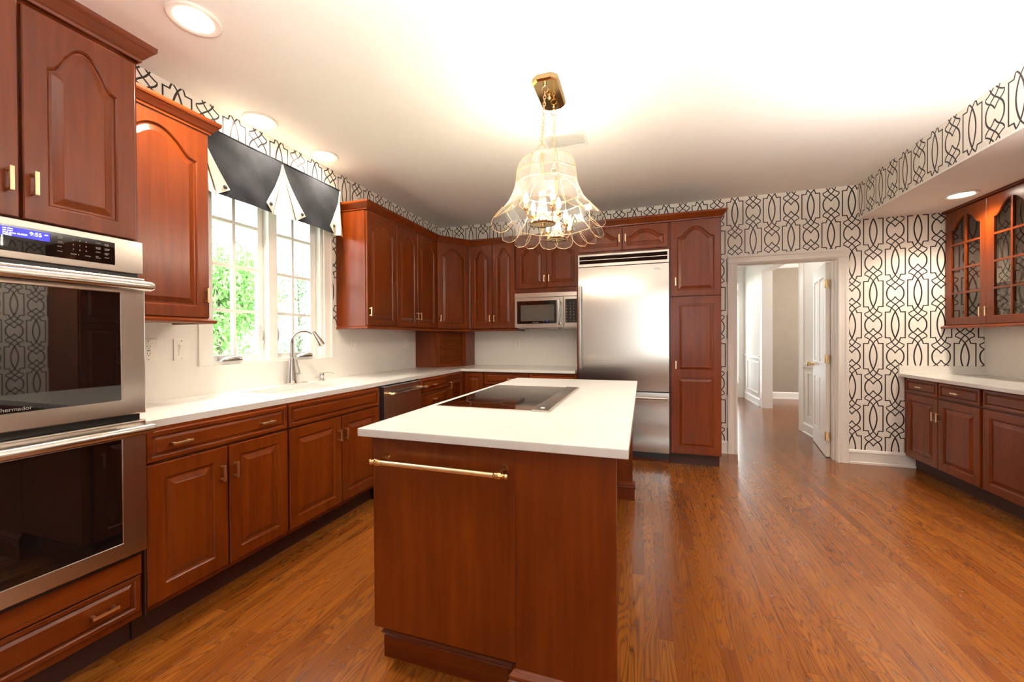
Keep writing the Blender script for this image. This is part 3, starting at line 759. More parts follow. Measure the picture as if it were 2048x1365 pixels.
# ---- upper cabinets
UZ0, UZ1 = 1.367, 2.392
RAIL = [(0, 1.340), (.016, 1.340), (.022, 1.346), (.022, 1.356), (.010, 1.364), (.004, 1.3675), (0, 1.3675)]
def upper(name, label, loc, rz, W, D, z0=UZ0, z1=UZ1, rail=True):
    t = thing(name, label, 'cabinet', loc, rz)
    obj('carcass', box(new(), 0, W, .0205, D, z0, z1), 'cherry', t)
    if rail: obj('light_rail', sweep(new(), [(0, .004), (W, .004)], RAIL), 'cherry_h', t)
    return t
y0 = 1.054
t = upper('upper_cabinet', 'orange cherry wall cabinet between the ovens and the window', (XU, y0, 0), R90, .494, .329, rail=False)
door(t, .004, .490, UZ0 + .004, 2.378, .115, (.466, 1.493), w=.062)
obj('light_rail', sweep(new(), [(0, .004), (.494, .004), (.494, .329)], RAIL), 'cherry_h', t)
obj('crown_molding', sweep(new(), [(0, 0), (.494, 0), (.494, .328)], CR), 'cherry_h', t)
obj('light_strip', box(new(), .30, .47, .14, .20, 1.345, 1.366), 'cherry_h', t)
y0 = 2.852
t = upper('upper_cabinet', 'cherry wall cabinet right of the window with single arched door', (XU, y0, 0), R90, .433, .329, rail=False)
obj('light_rail', sweep(new(), [(0, .329), (0, .004), (.433, .004)], RAIL), 'cherry_h', t)
door(t, .004, .430, UZ0 + .004, 2.378, .100, (.028, 1.491), w=.058)
y0 = 3.287
t = upper('upper_cabinet', 'cherry wall cabinet with paired arched doors left of the diagonal corner', (XU, y0, 0), R90, .783, .329)
door(t, .004, U(3.662, y0), UZ0 + .004, 2.378, .100, (U(3.634, y0), 1.491), w=.056)
door(t, U(3.666, y0), .780, UZ0 + .004, 2.378, .100, (U(3.693, y0), 1.491), w=.056)
A_, B_ = Vector((XU, 4.074)), Vector((-2.006, YU)); dv = B_ - A_; dl = dv.length; dang_ = math.atan2(dv.y, dv.x)
t = thing('upper_cabinet', 'diagonal corner cherry wall cabinet above the roll front cubby', 'cabinet', (A_.x, A_.y, 0), dang_)
nrm = Vector((-dv.y, dv.x)) / dl
bm = new(); prism(bm, [(XL + .001, 4.072), (A_.x - .001, 4.072), (A_.x + nrm.x * .0205, A_.y + nrm.y * .0205), (B_.x + nrm.x * .0205, B_.y + nrm.y * .0205), (B_.x, YU + .02), (B_.x, YB - .001), (XL + .001, YB - .001)], 'z', UZ0, UZ1)
obj('carcass', bm, 'cherry', t, world_space=True)
door(t, .006, dl - .006, UZ0 + .004, 2.378, .090, (.036, 1.493), w=.062)
obj('light_rail', sweep(new(), [(0, .004), (dl, .004)], RAIL), 'cherry_h', t)
x0 = -2.004
t = upper('upper_cabinet', 'cherry wall cabinet with paired arched doors left of the microwave', (x0, YU, 0), 0, .579, YB - YU - .001, rail=False)
obj('light_rail', sweep(new(), [(0, .004), (.579, .004), (.579, .32)], RAIL), 'cherry_h', t)
door(t, .006, .288, UZ0 + .004, 2.378, .090, (.262, 1.492), w=.058); door(t, .292, .573, UZ0 + .004, 2.378, .090, (.318, 1.492), w=.058)
x0 = -1.424
t = upper('upper_cabinet', 'short cherry wall cabinet over the microwave with two arched doors', (x0, YU, 0), 0, .760, YB - YU - .001, 1.775, UZ1, rail=False)
door(t, .006, .378, 1.830, 2.378, .090, (.352, 1.937), w=.060); door(t, .382, .754, 1.830, 2.378, .090, (.408, 1.937), w=.060)
bm = new(); sweep(bm, [(XL, 2.852), (XU, 2.852), (XU, 4.074), (-2.006, YU), (-.640, YU)], CR)
o = obj('crown_molding', bm, 'cherry_h'); origin_to(o, (XU, 3.4, 2.40)); tag(o, 'cherry crown molding along the corner wall cabinets up to the refrigerator', 'molding')

# ---- roll-front cubby in the corner
t = thing('appliance_cubby', 'cherry corner cubby with ribbed roll front standing on the worktop', 'cabinet', (-2.2, 4.3, .914), 0)
gA, gB = Vector((-2.305, 4.115)), Vector((-2.085, 4.47)); g = gB - gA; gl = g.length; gn = Vector((-g.y, g.x)) / gl; gr = math.atan2(g.y, g.x)
bm = new(); prism(bm, [(XL + .016, 4.115), (gA.x, 4.115), (gA.x, 4.135), (XL + .016, 4.135)], 'z', .9142, 1.3655); obj('side_panel', bm, 'cherry', t, world_space=True)
bm = new(); prism(bm, [(gB.x, gB.y), (gB.x, YB - .016), (gB.x - .02, YB - .016), (gB.x - .02, gB.y)], 'z', .9142, 1.3655); obj('side_panel', bm, 'cherry', t, world_space=True)
bm = new(); box(bm, 0, .055, 0, .02, .9142, 1.3655, .002); box(bm, gl - .055, gl, 0, .02, .9142, 1.3655, .002); box(bm, .055, gl - .055, 0, .02, 1.315, 1.3655, .002); obj('face_frame', placed(bm, (gA.x, gA.y, 0), gr), 'cherry', t, world_space=True)
bm = new(); n = 26; zz = [(.950 + i * (.365 / n)) for i in range(n)]; pts = []
for i in range(n):
    z = zz[i]; h = .365 / n
    pts += [(.0165, z), (.0100, z + h * .25), (.0085, z + h * .5), (.0100, z + h * .78), (.0165, z + h * .98)]
pts = [(.026, .950)] + pts + [(.026, 1.315)]
prism(bm, pts, 'x', .056, gl - .056); tb = obj('tambour_door', placed(bm, (gA.x, gA.y, 0), gr), 'tambour', t, world_space=True)
bm = new(); box(bm, .056, gl - .056, .004, .02, .9142, .950, .003); obj('grip_rail', placed(bm, (gA.x, gA.y, 0), gr), 'cherry_h', tb, world_space=True)

# ---- microwave
mw = thing('microwave', 'stainless over the range style microwave built in under cherry cabinet', 'microwave', (-1.424, YU - .012, 1.372), 0)
def mb_(name, bm, mat, p=None, **k):
    bmesh.ops.transform(bm, matrix=Matrix.Translation((0, 0, -1.372)), verts=bm.verts); return obj(name, bm, mat, p or mw, **k)
mb_('body', box(new(), .004, .756, .012, YB - YU - .01, 1.376, 1.770), 'steel'); 
mb_('vent_strip', box(new(), .000, .757, -.016, .012, 1.724, 1.772, .003), 'steel')
bm = new(); gx = [(.030, 1.420), (.500, 1.420), (.500, 1.682), (.030, 1.682)]
rings_mesh(bm, [([(.000, 1.374), (.580, 1.374), (.580, 1.720), (.000, 1.720)], .012), ([(.000, 1.374), (.580, 1.374), (.580, 1.720), (.000, 1.720)], -.014), ([(.003, 1.377), (.577, 1.377), (.577, 1.717), (.003, 1.717)], -.017), (gx, -.017), (gx, -.013)])
dr = mb_('door', bm, 'steel'); mb_('door_glass', box(new(), .030, .500, -.0155, -.013, 1.420, 1.682), 'oven_glass', dr); mb_('window', box(new(), .075, .470, -.0165, -.0150, 1.450, 1.636), 'micro_mesh', dr)
bm = new(); tube(bm, [(.535, -.055, 1.405), (.535, -.060, 1.42), (.535, -.060, 1.68), (.535, -.055, 1.695)], [.011, .014, .014, .011], 12); box(bm, .525, .545, -.058, -.016, 1.41, 1.43, .003); box(bm, .525, .545, -.058, -.016, 1.67, 1.69, .003)
mb_('handle', bm, 'chrome', dr, angle=45)
text('maker_mark', 'Thermador', .016, 'logo', dr, (-1.424 + .215, YU - .0290, 1.428), (1, 0, 0), (0, 0, 1), .0002)
cpn = mb_('control_panel', box(new(), .584, .757, -.016, .012, 1.374, 1.720, .003), 'steel')
mb_('keypad', box(new(), .598, .742, -.0175, -.015, 1.424, 1.690), 'oven_glass', cpn)
for j in range(7):
    for i in range(3): text('keypad_text', ('123', '456', '789', 'C0S', 'ABD', 'TPK', 'FLM')[j][i], .017, 'print', cpn, (-1.424 + .610 + i * .040, YU - .0298, 1.640 - j * .033), (1, 0, 0), (0, 0, 1), .0002)
bm = new(); box(bm, .03, .12, .05, .25, 1.362, 1.374); box(bm, .17, .5, .05, .25, 1.360, 1.374); box(bm, .56, .73, .05, .25, 1.362, 1.374); mb_('underside_filter', bm, 'chrome')

# ---- refrigerator and tall surround
YT = 4.175
t = thing('refrigerator_surround', 'cherry panel and cabinet with two low arched doors above the refrigerator', 'cabinet', (-.662, YT, 0), 0)
bm = new(); box(bm, 0, .016, .010, YB - YT - .001, 0, 2.13); box(bm, 0, .908, .0205, YB - YT - .001, 2.125, 2.41); obj('carcass', bm, 'cherry', t)
def FX(x): return x + .662
door(t, FX(-.640), FX(-.200), 2.142, 2.385, .070, (FX(-.226), 2.262), w=.044); door(t, FX(-.196), FX(.238), 2.142, 2.385, .070, (FX(-.166), 2.262), w=.044)
t = thing('pantry_cabinet', 'tall cherry pantry cabinet between the refrigerator and the doorway', 'cabinet', (.249, YT, 0), 0)
PW = .458
obj('carcass', box(new(), 0, PW, .0205, YB - YT - .001, .110, 2.41), 'cherry', t)
door(t, .010, PW - .003, 1.652, 2.388, .105, (.053, 1.795), w=.062)
dl_ = .010
bm = new(); e = .003; x0_, x1_, z0_, z1_ = .012, PW - .005, .122, 1.644
box(bm, x0_, x1_, .009, .02, z0_, z1_); 
for a, b, c, d in ((x0_, x0_ + .066, z0_, z1_), (x1_ - .066, x1_, z0_, z1_), (x0_ + .066, x1_ - .066, z0_, z0_ + .066), (x0_ + .066, x1_ - .066, z1_ - .066, z1_), (x0_ + .066, x1_ - .066, .855, .930)): box(bm, a, b, 0, .0095, c, d)
for c, d in ((z0_ + .066, .855), (.930, z1_ - .066)):
    rings_mesh(bm, [([(x0_ + .068, c + .002), (x1_ - .068, c + .002), (x1_ - .068, d - .002), (x0_ + .068, d - .002)], .0088), ([(x0_ + .076, c + .010), (x1_ - .076, c + .010), (x1_ - .076, d - .010), (x0_ + .076, d - .010)], .0088), ([(x0_ + .098, c + .032), (x1_ - .098, c + .032), (x1_ - .098, d - .032), (x0_ + .098, d - .032)], .002)], False, True)
ld = obj('door', bm, 'cherry', t); obj('handle', pull_bm(.054, .985, True), 'brass', ld)
obj('toe_kick', box(new(), 0, PW - .012, .06, .08, 0, .112), 'groove', t)
bm = new(); sweep(bm, [(-.662, YU - .044), (-.662, YT), (.707, YT), (.707, YB)], [(o * 1.1, z + .012) for o, z in CR])
o = obj('crown_molding', bm, 'cherry_h'); origin_to(o, (0, YT, 2.40)); tag(o, 'cherry crown molding over the refrigerator and pantry', 'molding')
fr = thing('refrigerator', 'tall stainless steel built in refrigerator with bottom freezer drawer', 'refrigerator', (-.644, YT - .008, 0), 0)
FW = .888
obj('body', box(new(), .004, FW - .004, .03, .56, .075, 2.118), 'black', fr)
bm = new(); box(bm, 0, FW, -.004, .03, 2.098, 2.118, .002); box(bm, 0, FW, -.006, .03, 1.992, 2.020, .002); box(bm, 0, .014, -.004, .03, 2.02, 2.098); box(bm, FW - .014, FW, -.004, .03, 2.02, 2.098); box(bm, .014, FW - .014, -.002, .01, 2.056, 2.062)
gr_ = obj('grille', bm, 'steel', fr); bm = new()
for k, z in enumerate((2.024, 2.034, 2.044, 2.066, 2.076, 2.086)): prism(bm, [(.0, z), (.016, z + .009), (.018, z + .007), (.002, z - .002)], 'x', .014, FW - .014)
obj('grille_slats', bm, 'groove', gr_)
def bowed(bm, x0, x1, z0, z1, y, sag=.010, n=18):
    """steel skin, very slightly bowed in height"""
    F = []; 
    for i in range(n + 1):
        s = i / n; z = z0 + (z1 - z0) * s; b = sag * (1 - (2 * s - 1) ** 2)
        b += .004 * math.sin(s * 9.0)
        F.append((z, y - b))
    e = .006; pts = [(F[0][1] + e, z0)] + [(yy, z) for z, yy in F] + [(F[-1][1] + e, z1), (.03, z1), (.03, z0)]
    prism(bm, [(p[0], p[1]) for p in pts], 'x', x0, x1)
bm = new(); bowed(bm, .002, FW - .002, .716, 1.984, -.004, .006, 40); dr = obj('door', bm, 'steel', fr, angle=30)
bm = new(); tube(bm, [(.030, -.060, .935), (.030, -.060, 1.79)], .0125, 14); 
for z in (.99, 1.73): tube(bm, [(.030, -.060, z), (.030, -.006, z)], .008, 10)
obj('handle', bm, 'steel_v', dr, angle=40)
bm = new(); box(bm, .745, .815, -.0125, -.006, 1.925, 1.950, .001); bd = obj('badge', bm, 'chrome', dr)
text('badge_text', 'Thermador', .0115, 'slot', dr, (-.644 + .749, YT - .008 - .0128, 1.934), (1, 0, 0), (0, 0, 1), .0003)
bm = new(); bowed(bm, .002, FW - .002, .108, .703, -.004, .004, 20); dr = obj('freezer_drawer', bm, 'steel', fr, angle=30)
bm = new(); tube(bm, [(.05, -.060, .655), (FW - .02, -.060, .655)], .0125, 14)
for x in (.09, FW - .06): tube(bm, [(x, -.060, .655), (x, -.006, .655)], .008, 10)
obj('handle', bm, 'steel', dr, angle=40)
obj('toe_grille', box(new(), .004, FW - .004, .02, .03, .045, .105), 'black', fr); obj('toe_kick', box(new(), .0, FW, .055, .075, 0, .074), 'cherry_h', fr)

# ---- right-hand run
XRB, XRU = 2.352, 2.652
def right_base(y_far, Wd, name, label, group=None): 
    t = thing(name, label, 'cabinet', (XRB, y_far, 0), RM90, group)
    obj('carcass', box(new(), 0, Wd, .0205, XR - XRB - .001, .118, .866), 'cherry', t)
    obj('toe_kick', box(new(), .0, Wd, .095, .115, 0, .121), 'groove', t)
    return t
t = right_base(YB - .002, .928, 'base_cabinet', 'cherry base cabinet against the papered wall, two drawers over two doors')
drawer(t, .050, .468, .728, .858, (.272,), w=.034); drawer(t, .484, .914, .728, .858, (.700,), w=.034)
door(t, .050, .474, .128, .718, 0, (.448, .566), w=.062); door(t, .478, .914, .128, .718, 0, (.506, .566), w=.062)
t = right_base(YB - .931, .66, 'base_cabinet', 'cherry base cabinet cut by the right edge of the view, blank front above one door')
drawer(t, .010, .646, .728, .858, (), w=.034, name='false_front'); door(t, .010, .646, .128, .718, 0, (.616, .566), w=.062)
bm = new(); box(bm, 2.322, XR - .016, 3.168, YB - .016, .866, .896, .003)
o = obj('countertop', bm, 'quartz'); origin_to(o, (2.6, 4.0, .866)); tag(o, 'white quartz countertop on the right hand cabinets', 'countertop')
bm = new(); box(bm, 2.322, XR - .015, YB - .015, YB, .866, .972); box(bm, XR - .015, XR - .0005, 3.168, YB, .866, 1.335)
o = obj('backsplash', bm, 'splash'); origin_to(o, (XR, 4.0, .9)); tag(o, 'white backsplash with low return behind the right hand worktop', 'backsplash')
def glass_cab(y_far, Wd, label):
    t = thing('glass_cabinet', label, 'cabinet', (XRU, y_far, 0), RM90)
    z0, z1 = 1.345, 2.398; D = XR - XRU - .001
    bm = new(); box(bm, 0, Wd, .0205, D, z0, z0 + .02); box(bm, 0, Wd, .0205, D, z1 - .02, z1); box(bm, 0, .018, .0205, D, z0 + .02, z1 - .02); box(bm, Wd - .018, Wd, .0205, D, z0 + .02, z1 - .02); box(bm, Wd / 2 - .02, Wd / 2 + .02, .0205, .04, z0, z1)
    obj('carcass', bm, 'cherry', t)
    obj('papered_back', box(new(), .018, Wd - .018, D - .004, D, z0 + .02, z1 - .02), 'paper_in', t)
    obj('shelf', box(new(), .018, Wd - .018, .06, D - .004, 1.66, 1.678), 'cherry_h', t)
    obj('light_rail', sweep(new(), [(0, .004), (Wd, .004)], [(o_, z - .022) for o_, z in RAIL]), 'cherry_h', t)
    obj('top_trim', box(new(), 0, Wd, -.014, .0205, 2.378, 2.399, .003), 'cherry_h', t)
    for a, b, px in ((.030, Wd / 2 - .002, Wd / 2 - .030), (Wd / 2 + .002, Wd - .030, Wd / 2 + .030)):
        H = .115; w = .066
        d = obj('door', leaf_bm(a, b, z0 + .004, 2.374, H, w, .02, .062, 0, True), 'cherry', t)
        ia, ib, iz0, iz1 = a + w, b - w, z0 + .004 + w, 2.374 - .062
        bm = new(); m_ = (ia + ib) / 2; box(bm, m_ - .009, m_ + .009, .002, .014, iz0 - .004, iz1 + .002, .003)
        for k in range(1, 4): zz_ = iz0 + (iz1 - .03 - iz0) * k / 4; box(bm, ia - .004, ib + .004, .003, .013, zz_ - .009, zz_ + .009, .003)
        obj('muntin_grid', bm, 'cherry_h', d)
        bm = new(); rings_mesh(bm, [(outline(ia - .004, ib + .004, iz0 - .004, iz1 + .004, H, 0), .013), (outline(ia - .004, ib + .004, iz0 - .004, iz1 + .004, H, 0), .0155)]); obj('pane', bm, 'cab_glass', d)
        obj('handle', pull_bm(px, 1.452, True), 'brass', d)
    return t
M['paper_in'] = mat_paper('trellis paper cabinet back', 'x', .2, 2.579)
glass_cab(YB - .002, .975, 'cherry glass door wall cabinet in the corner by the papered wall')
glass_cab(YB - .979, .612, 'cherry glass door wall cabinet running out of view on the right')
t = thing('pantry_cabinet', 'tall cherry cabinet at the near end of the right hand run', 'cabinet', (XRB, 3.166, 0), RM90)
obj('carcass', box(new(), 0, .42, .0205, XR - XRB - .001, .118, 2.398), 'cherry', t); obj('toe_kick', box(new(), 0, .42, .095, .115, 0, .121), 'groove', t)
door(t, .010, .41, .128, 1.45, 0, (.05, 1.0), w=.066); door(t, .010, .41, 1.46, 2.38, .11, (.05, 1.55), w=.066)

# ================================================================== ISLAND
IS = thing('kitchen_island', 'dark cherry kitchen island with molded base under a white top', 'island', (-.53, 2.23, 0), 0)
def ib(name, bm, mat, p=None, **k): return obj(name, bm, mat, p or IS, world_space=True, **k)
ix0, ixs, ix1, iy0, iy1 = -.978, -.411, -.080, 1.262, 3.215
bm = new(); box(bm, ix0 + .002, ixs, iy0 + .018, iy1 - .018, .152, .884); ib('carcass', bm, 'cherry')
ib('end_panel', box(new(), ix0, ixs - .0003, iy0, iy0 + .0175, .155, .884, .0015), 'cherry'); ib('end_panel', box(new(), ix0, ixs - .0015, iy1 - .0175, iy1, .155, .884, .0015), 'cherry')
ib('support_panel', box(new(), ixs, ix1, iy0 - .001, iy0 + .040, .0, .884, .0015), 'cherry'); ib('support_panel', box(new(), ixs, ix1, iy1 - .040, iy1 + .001, .0, .884, .0015), 'cherry')
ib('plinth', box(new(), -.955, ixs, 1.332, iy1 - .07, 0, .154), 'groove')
BM = [(0, 0), (.016, 0), (.016, .082), (.013, .086), (.020, .092), (.024, .100), (.020, .108), (.016, .111), (.020, .117), (.018, .124), (.008, .134), (.0, .138)]
bm = new(); sweep(bm, [(-.957, iy1 - .07), (-.957, 1.330), (ixs - .001, 1.330)], BM) ; ib('base_molding', bm, 'cherry_h')
bm = new(); sweep(bm, [(ixs, iy0 + .06), (ixs, iy0 - .0015), (ix1 + .001, iy0 - .0015), (ix1 + .001, iy0 + .042)], BM); ib('base_molding', bm, 'cherry_h')
bm = new(); sweep(bm, [(ixs, iy1 - .041), (ix1 + .0, iy1 - .041), (ix1 + .0, iy1 + .0), (ixs, iy1 + .0)], BM); ib('base_molding', bm, 'cherry_h')
def isl(front, *a):
    pass
for k, (ya, yb) in enumerate(((1.300, 1.930), (1.940, 2.570), (2.580, 3.190))):
    loc = (ix0 - .020, yb, 0); w_ = yb - ya
    d = ib('drawer', placed(leaf_bm(.004, w_ - .004, .742, .872, 0, .02, .02, None, 0, False, .42), loc, RM90), 'cherry_h'); ib('handle', placed(pull_bm(w_ / 2, .807, False), loc, RM90), 'brass', d)
    d = ib('door', placed(leaf_bm(.004, w_ / 2 - .002, .160, .734, 0, .058), loc, RM90), 'cherry'); ib('handle', placed(pull_bm(w_ / 2 - .03, .62), loc, RM90), 'brass', d)
    d = ib('door', placed(leaf_bm(w_ / 2 + .002, w_ - .004, .160, .734, 0, .058), loc, RM90), 'cherry'); ib('handle', placed(pull_bm(w_ - .035, .60), loc, RM90), 'brass', d)
bm = new(); box(bm, -1.026, -.042, 1.233, 3.235, .884, .914, .004)
o = obj('countertop', bm, 'quartz'); origin_to(o, (-.53, 2.23, .884)); tag(o, 'white quartz countertop of the island holding the cooktop', 'countertop')
ck = thing('cooktop', 'black glass cooktop with stainless control strip set in the island top', 'cooktop', (-.69, 2.19, .9142), 0)
bm = new(); box(bm, -.978, -.486, 1.747, 2.640, .9142, .9205, .0015); obj('glass_surface', bm, 'cook_glass', ck, world_space=True)
bm = new(); prism(bm, [(-.486, .9142), (-.402, .9142), (-.402, .918), (-.410, .9225), (-.486, .9245)], 'y', 1.747, 2.640); obj('control_strip', bm, 'steel', ck, world_space=True)
bm = new(); lathe(bm, [(.001, .924), (.011, .924), (.010, .9262), (.001, .9264)], (-.446, 1.80, 0), 16); obj('indicator', bm, 'white', ck, world_space=True)
for x, y, r in ((-.80, 1.98, .11), (-.62, 1.92, .075), (-.80, 2.40, .075), (-.62, 2.44, .10)):
    bm = new()
    n = 48; A = [bm.verts.new((x + r * math.cos(2 * PI * k / n), y + r * math.sin(2 * PI * k / n), .9207)) for k in range(n)]; B = [bm.verts.new((x + (r - .0012) * math.cos(2 * PI * k / n), y + (r - .0012) * math.sin(2 * PI * k / n), .9207)) for k in range(n)]
    for k in range(n): bm.faces.new([A[k], A[(k + 1) % n], B[(k + 1) % n], B[k]])
    obj('burner_ring', bm, 'logo', ck, world_space=True)
tb = thing('towel_bar', 'brass towel bar with turned ends on the island end panel', 'towel bar', (-.70, 1.262, .80), 0)
hz, hy = .803, 1.205
bm = new(); tube(bm, [(-.905, hy, hz), (-.462, hy, hz)], .0085, 16); obj('rod', bm, 'brass', tb, world_space=True, smooth=True)
for px, s in ((-.905, -1), (-.462, 1)):
    bm = new(); tube(bm, [(px - s * .004, hy, hz), (px, hy, hz), (px + s * .018, hy, hz), (px + s * .022, hy, hz), (px + s * .025, hy, hz), (px + s * .029, hy, hz), (px + s * .033, hy, hz), (px + s * .038, hy, hz), (px + s * .044, hy, hz), (px + s * .047, hy, hz)], [.009, .011, .0125, .012, .0075, .0105, .007, .0095, .0085, .002], 16)
    tube(bm, [(px + s * .014, hy, hz), (px + s * .014, 1.235, hz + .004), (px + s * .014, 1.250, hz + .006), (px + s * .014, 1.2615, hz + .006)], [.007, .006, .010, .016], 14)
    obj('bracket', bm, 'pbrass', tb, world_space=True, angle=60)

# ================================================================== FIXTURES AND SMALL THINGS
# ---- faucet, air switch, soap dispenser
fx, fy = -2.525, 2.315
fa = thing('faucet', 'brushed nickel gooseneck kitchen faucet with side lever', 'faucet', (fx, fy, .914), 0)
ang = math.radians(26)   # spout swings out over the basin, a little to the right
sd = Vector((math.cos(ang), math.sin(ang), 0))
bm = lathe(new(), [(.001, .9145), (.036, .9145), (.037, .922), (.034, .926), (.031, .95), (.027, 1.00), (.021, 1.06), (.018, 1.105), (.0165, 1.112), (.001, 1.112)], (fx, fy, 0), 24); obj('base', bm, 'chrome', fa, world_space=True, smooth=True)
pts = [Vector((fx, fy, 1.105)), Vector((fx, fy, 1.16))]; R = .098; cz = 1.215
for k in range(17):
    a = PI - k * PI * .86 / 16; pts.append(Vector((fx, fy, cz)) + sd * (R + R * math.cos(a)) + Vector((0, 0, R * math.sin(a))))
bm = tube(new(), pts, .0125, 14); obj('spout', bm, 'chrome', fa, world_space=True, smooth=True)
e0 = pts[-1]; dr_ = (pts[-1] - pts[-2]).normalized()
bm = tube(new(), [e0 - dr_ * .060, e0 - dr_ * .03, e0 + dr_ * .01, e0 + dr_ * .045, e0 + dr_ * .060], [.0135, .0180, .0225, .0265, .0265], 16); obj('spray_head', bm, 'chrome', fa, world_space=True, smooth=True, angle=50)
ld_ = Vector((.28, .96, 0)).normalized()
bm = tube(new(), [Vector((fx, fy, .985)) + ld_ * .008, Vector((fx, fy, .985)) + ld_ * .058], .011, 12); obj('lever_hub', bm, 'chrome', fa, world_space=True, angle=50)
p0 = Vector((fx, fy, .985)) + ld_ * .060
bm = tube(new(), [p0, p0 + Vector((0, 0, .03)) - ld_ * .004, p0 + Vector((0, 0, .07)) - ld_ * .016, p0 + Vector((0, 0, .115)) - ld_ * .024], [.007, .006, .0055, .0065], 10); obj('lever', bm, 'chrome', fa, world_space=True, smooth=True)
sx, sy = -2.515, 2.60
so = thing('soap_dispenser', 'small brushed nickel soap dispenser with long thin nozzle', 'soap dispenser', (sx, sy, .914), 0)
obj('body', lathe(new(), [(.001, .9145), (.024, .9145), (.024, .919), (.017, .924), (.016, .945), (.018, .950), (.018, .972), (.014, .977), (.001, .977)], (sx, sy, 0), 20), 'chrome', so, world_space=True, angle=50)
obj('nozzle', tube(new(), [(sx, sy, .968), (sx + .03, sy + .016, .976), (sx + .062, sy + .032, .978), (sx + .085, sy + .044, .968)], [.005, .004, .0035, .003], 8), 'chrome', so, world_space=True, smooth=True)
o = obj('air_switch', lathe(new(), [(.001, .9145), (.023, .9145), (.023, .9185), (.018, .922), (.010, .9225), (.001, .9215)], (-2.52, 2.43, 0), 20), 'chrome', smooth=True); origin_to(o, (-2.52, 2.43, .914)); tag(o, 'round nickel push button between faucet and soap dispenser', 'button')

# ---- outlets and switches (plates in local coordinates: x across, z up, front -y)
def plate(name, label, loc, rz, kind, w=.074, h=.118, group=None):
    t = thing(name, label, 'outlet' if 'outlet' in name else 'switch', loc, rz, group)
    obj('plate', box(new(), -w / 2, w / 2, -.006, 0, -h / 2, h / 2, .002), 'plastic', t)
    if kind == 'rocker':
        bm = new(); box(bm, -.017, .017, -.0075, -.005, -.034, .034, .001); prism(bm, [(-.0075, -.030), (-.0115, .028), (-.0075, .030)], 'x', -.0145, .0145); obj('rocker', bm, 'plastic', t)
    else:
        r = obj('receptacle', box(new(), -.017, .017, -.0085, -.005, -.034, .034, .001), 'plastic', t)
        bm = new()
        for s in (-1, 1):
            for q in (-.0065, .0065): box(bm, q - .001, q + .001, -.0092, -.0083, s * .019 - .001, s * .019 + .008)
            lathe(bm, [(.001, -.0092), (.0026, -.0092), (.0026, -.0083), (.001, -.0083)], (0, 0, s * .019 - .008), 8, 'y')
        if kind == 'gfci': box(bm, -.008, .008, -.0092, -.0083, -.0035, -.001); box(bm, -.008, .008, -.0092, -.0083, .001, .0035)
        obj('slots', bm, 'slot', r)
    bm = new()
    for s in (-1, 1): lathe(bm, [(.0005, -.0068), (.003, -.0068), (.003, -.0055), (.0005, -.0055)], (0, 0, s * (h / 2 - .011)), 8, 'y')
    obj('screws', bm, 'chrome', t)
xs_ = XL + .0152
plate('power_outlet', 'white power outlet with reset buttons nearest the ovens', (xs_, 1.428, 1.195), R90, 'gfci', .080, .124)
plate('light_switch', 'wide white rocker switch between the first outlet and the window', (xs_, 1.592, 1.195), R90, 'rocker', .082, .124)
plate('light_switch', 'white rocker switch on the backsplash just right of the window', (xs_, 3.055, 1.192), R90, 'rocker')
plate('light_switch', 'white rocker switch on the backsplash beside the corner cubby', (xs_, 3.925, 1.203), R90, 'rocker')
plate('power_outlet', 'white power outlet on the back wall under the microwave', (-1.497, YB - .0152, 1.168), 0, 'outlet')

# ---- valance over the window
XV = -2.475; VZ0, VZ1 = 2.138, 2.537; VY0, VYC, VY1 = 1.63, 2.203, 2.776
va = thing('window_valance', 'charcoal pleated window valance with buttoned cream flaps', 'valance', (XV, VYC, VZ1), 0)
obj('mounting_board', box(new(), XL, XV - .004, VY0, VY1, VZ1 - .02, VZ1 - .001), 'cream', va, world_space=True)
def vx(y, z):
    k = (VZ1 - z) / .4
    return XV + k * (.020 + .007 * math.sin(y * 11.0) + .003 * math.sin(y * 23 + z * 9)) + .0012 * math.sin(z * 31 + y * 17)
def cloth(name, rows, mat, th=.003, par=va, off=0.0):
    """rows of (y, z) points -> a sheet with thickness"""
    bm = new(); F = [[bm.verts.new((vx(y, z) + off + (e[0] if e else 0), y, z)) for (y, z, *e) in r] for r in rows]; B = [[bm.verts.new((v.co.x - th, v.co.y, v.co.z)) for v in r] for r in F]
    n, m = len(F), len(F[0])
    for i in range(n - 1):
        for j in range(m - 1):
            bm.faces.new([F[i][j], F[i][j + 1], F[i + 1][j + 1], F[i + 1][j]]); bm.faces.new([B[i][j], B[i + 1][j], B[i + 1][j + 1], B[i][j + 1]])
    for i in range(n - 1):
        for j in (0, m - 1): bm.faces.new([F[i][j], F[i + 1][j], B[i + 1][j], B[i][j]])
    for j in range(m - 1):
        for i in (0, n - 1): bm.faces.new([F[i][j], F[i][j + 1], B[i][j + 1], B[i][j]])
    return obj(name, bm, mat, par, world_space=True, smooth=True, angle=60)
def lerp(a, b, t): return a + (b - a) * t
NV = 18
for ya, yb, la, lb in ((VY0, VYC, 1.722, 2.108), (VYC, VY1, 2.300, 2.690)):
    rows = []
    for i in range(NV + 1):
        s = i / NV; z = lerp(VZ1, VZ0 + .004, s); c = s ** 1.15
        a = lerp(ya + .002, la, c) ; b = lerp(yb - .002, lb, c)
        rows.append([(lerp(a, b, j / 24), z) for j in range(25)])
    cloth('valance_panel', rows, 'charcoal')
obj('piping', box(new(), XV - .003, XV + .003, VY0, VY1, VZ1 - .006, VZ1 + .001, .001), 'charcoal', va, world_space=True)
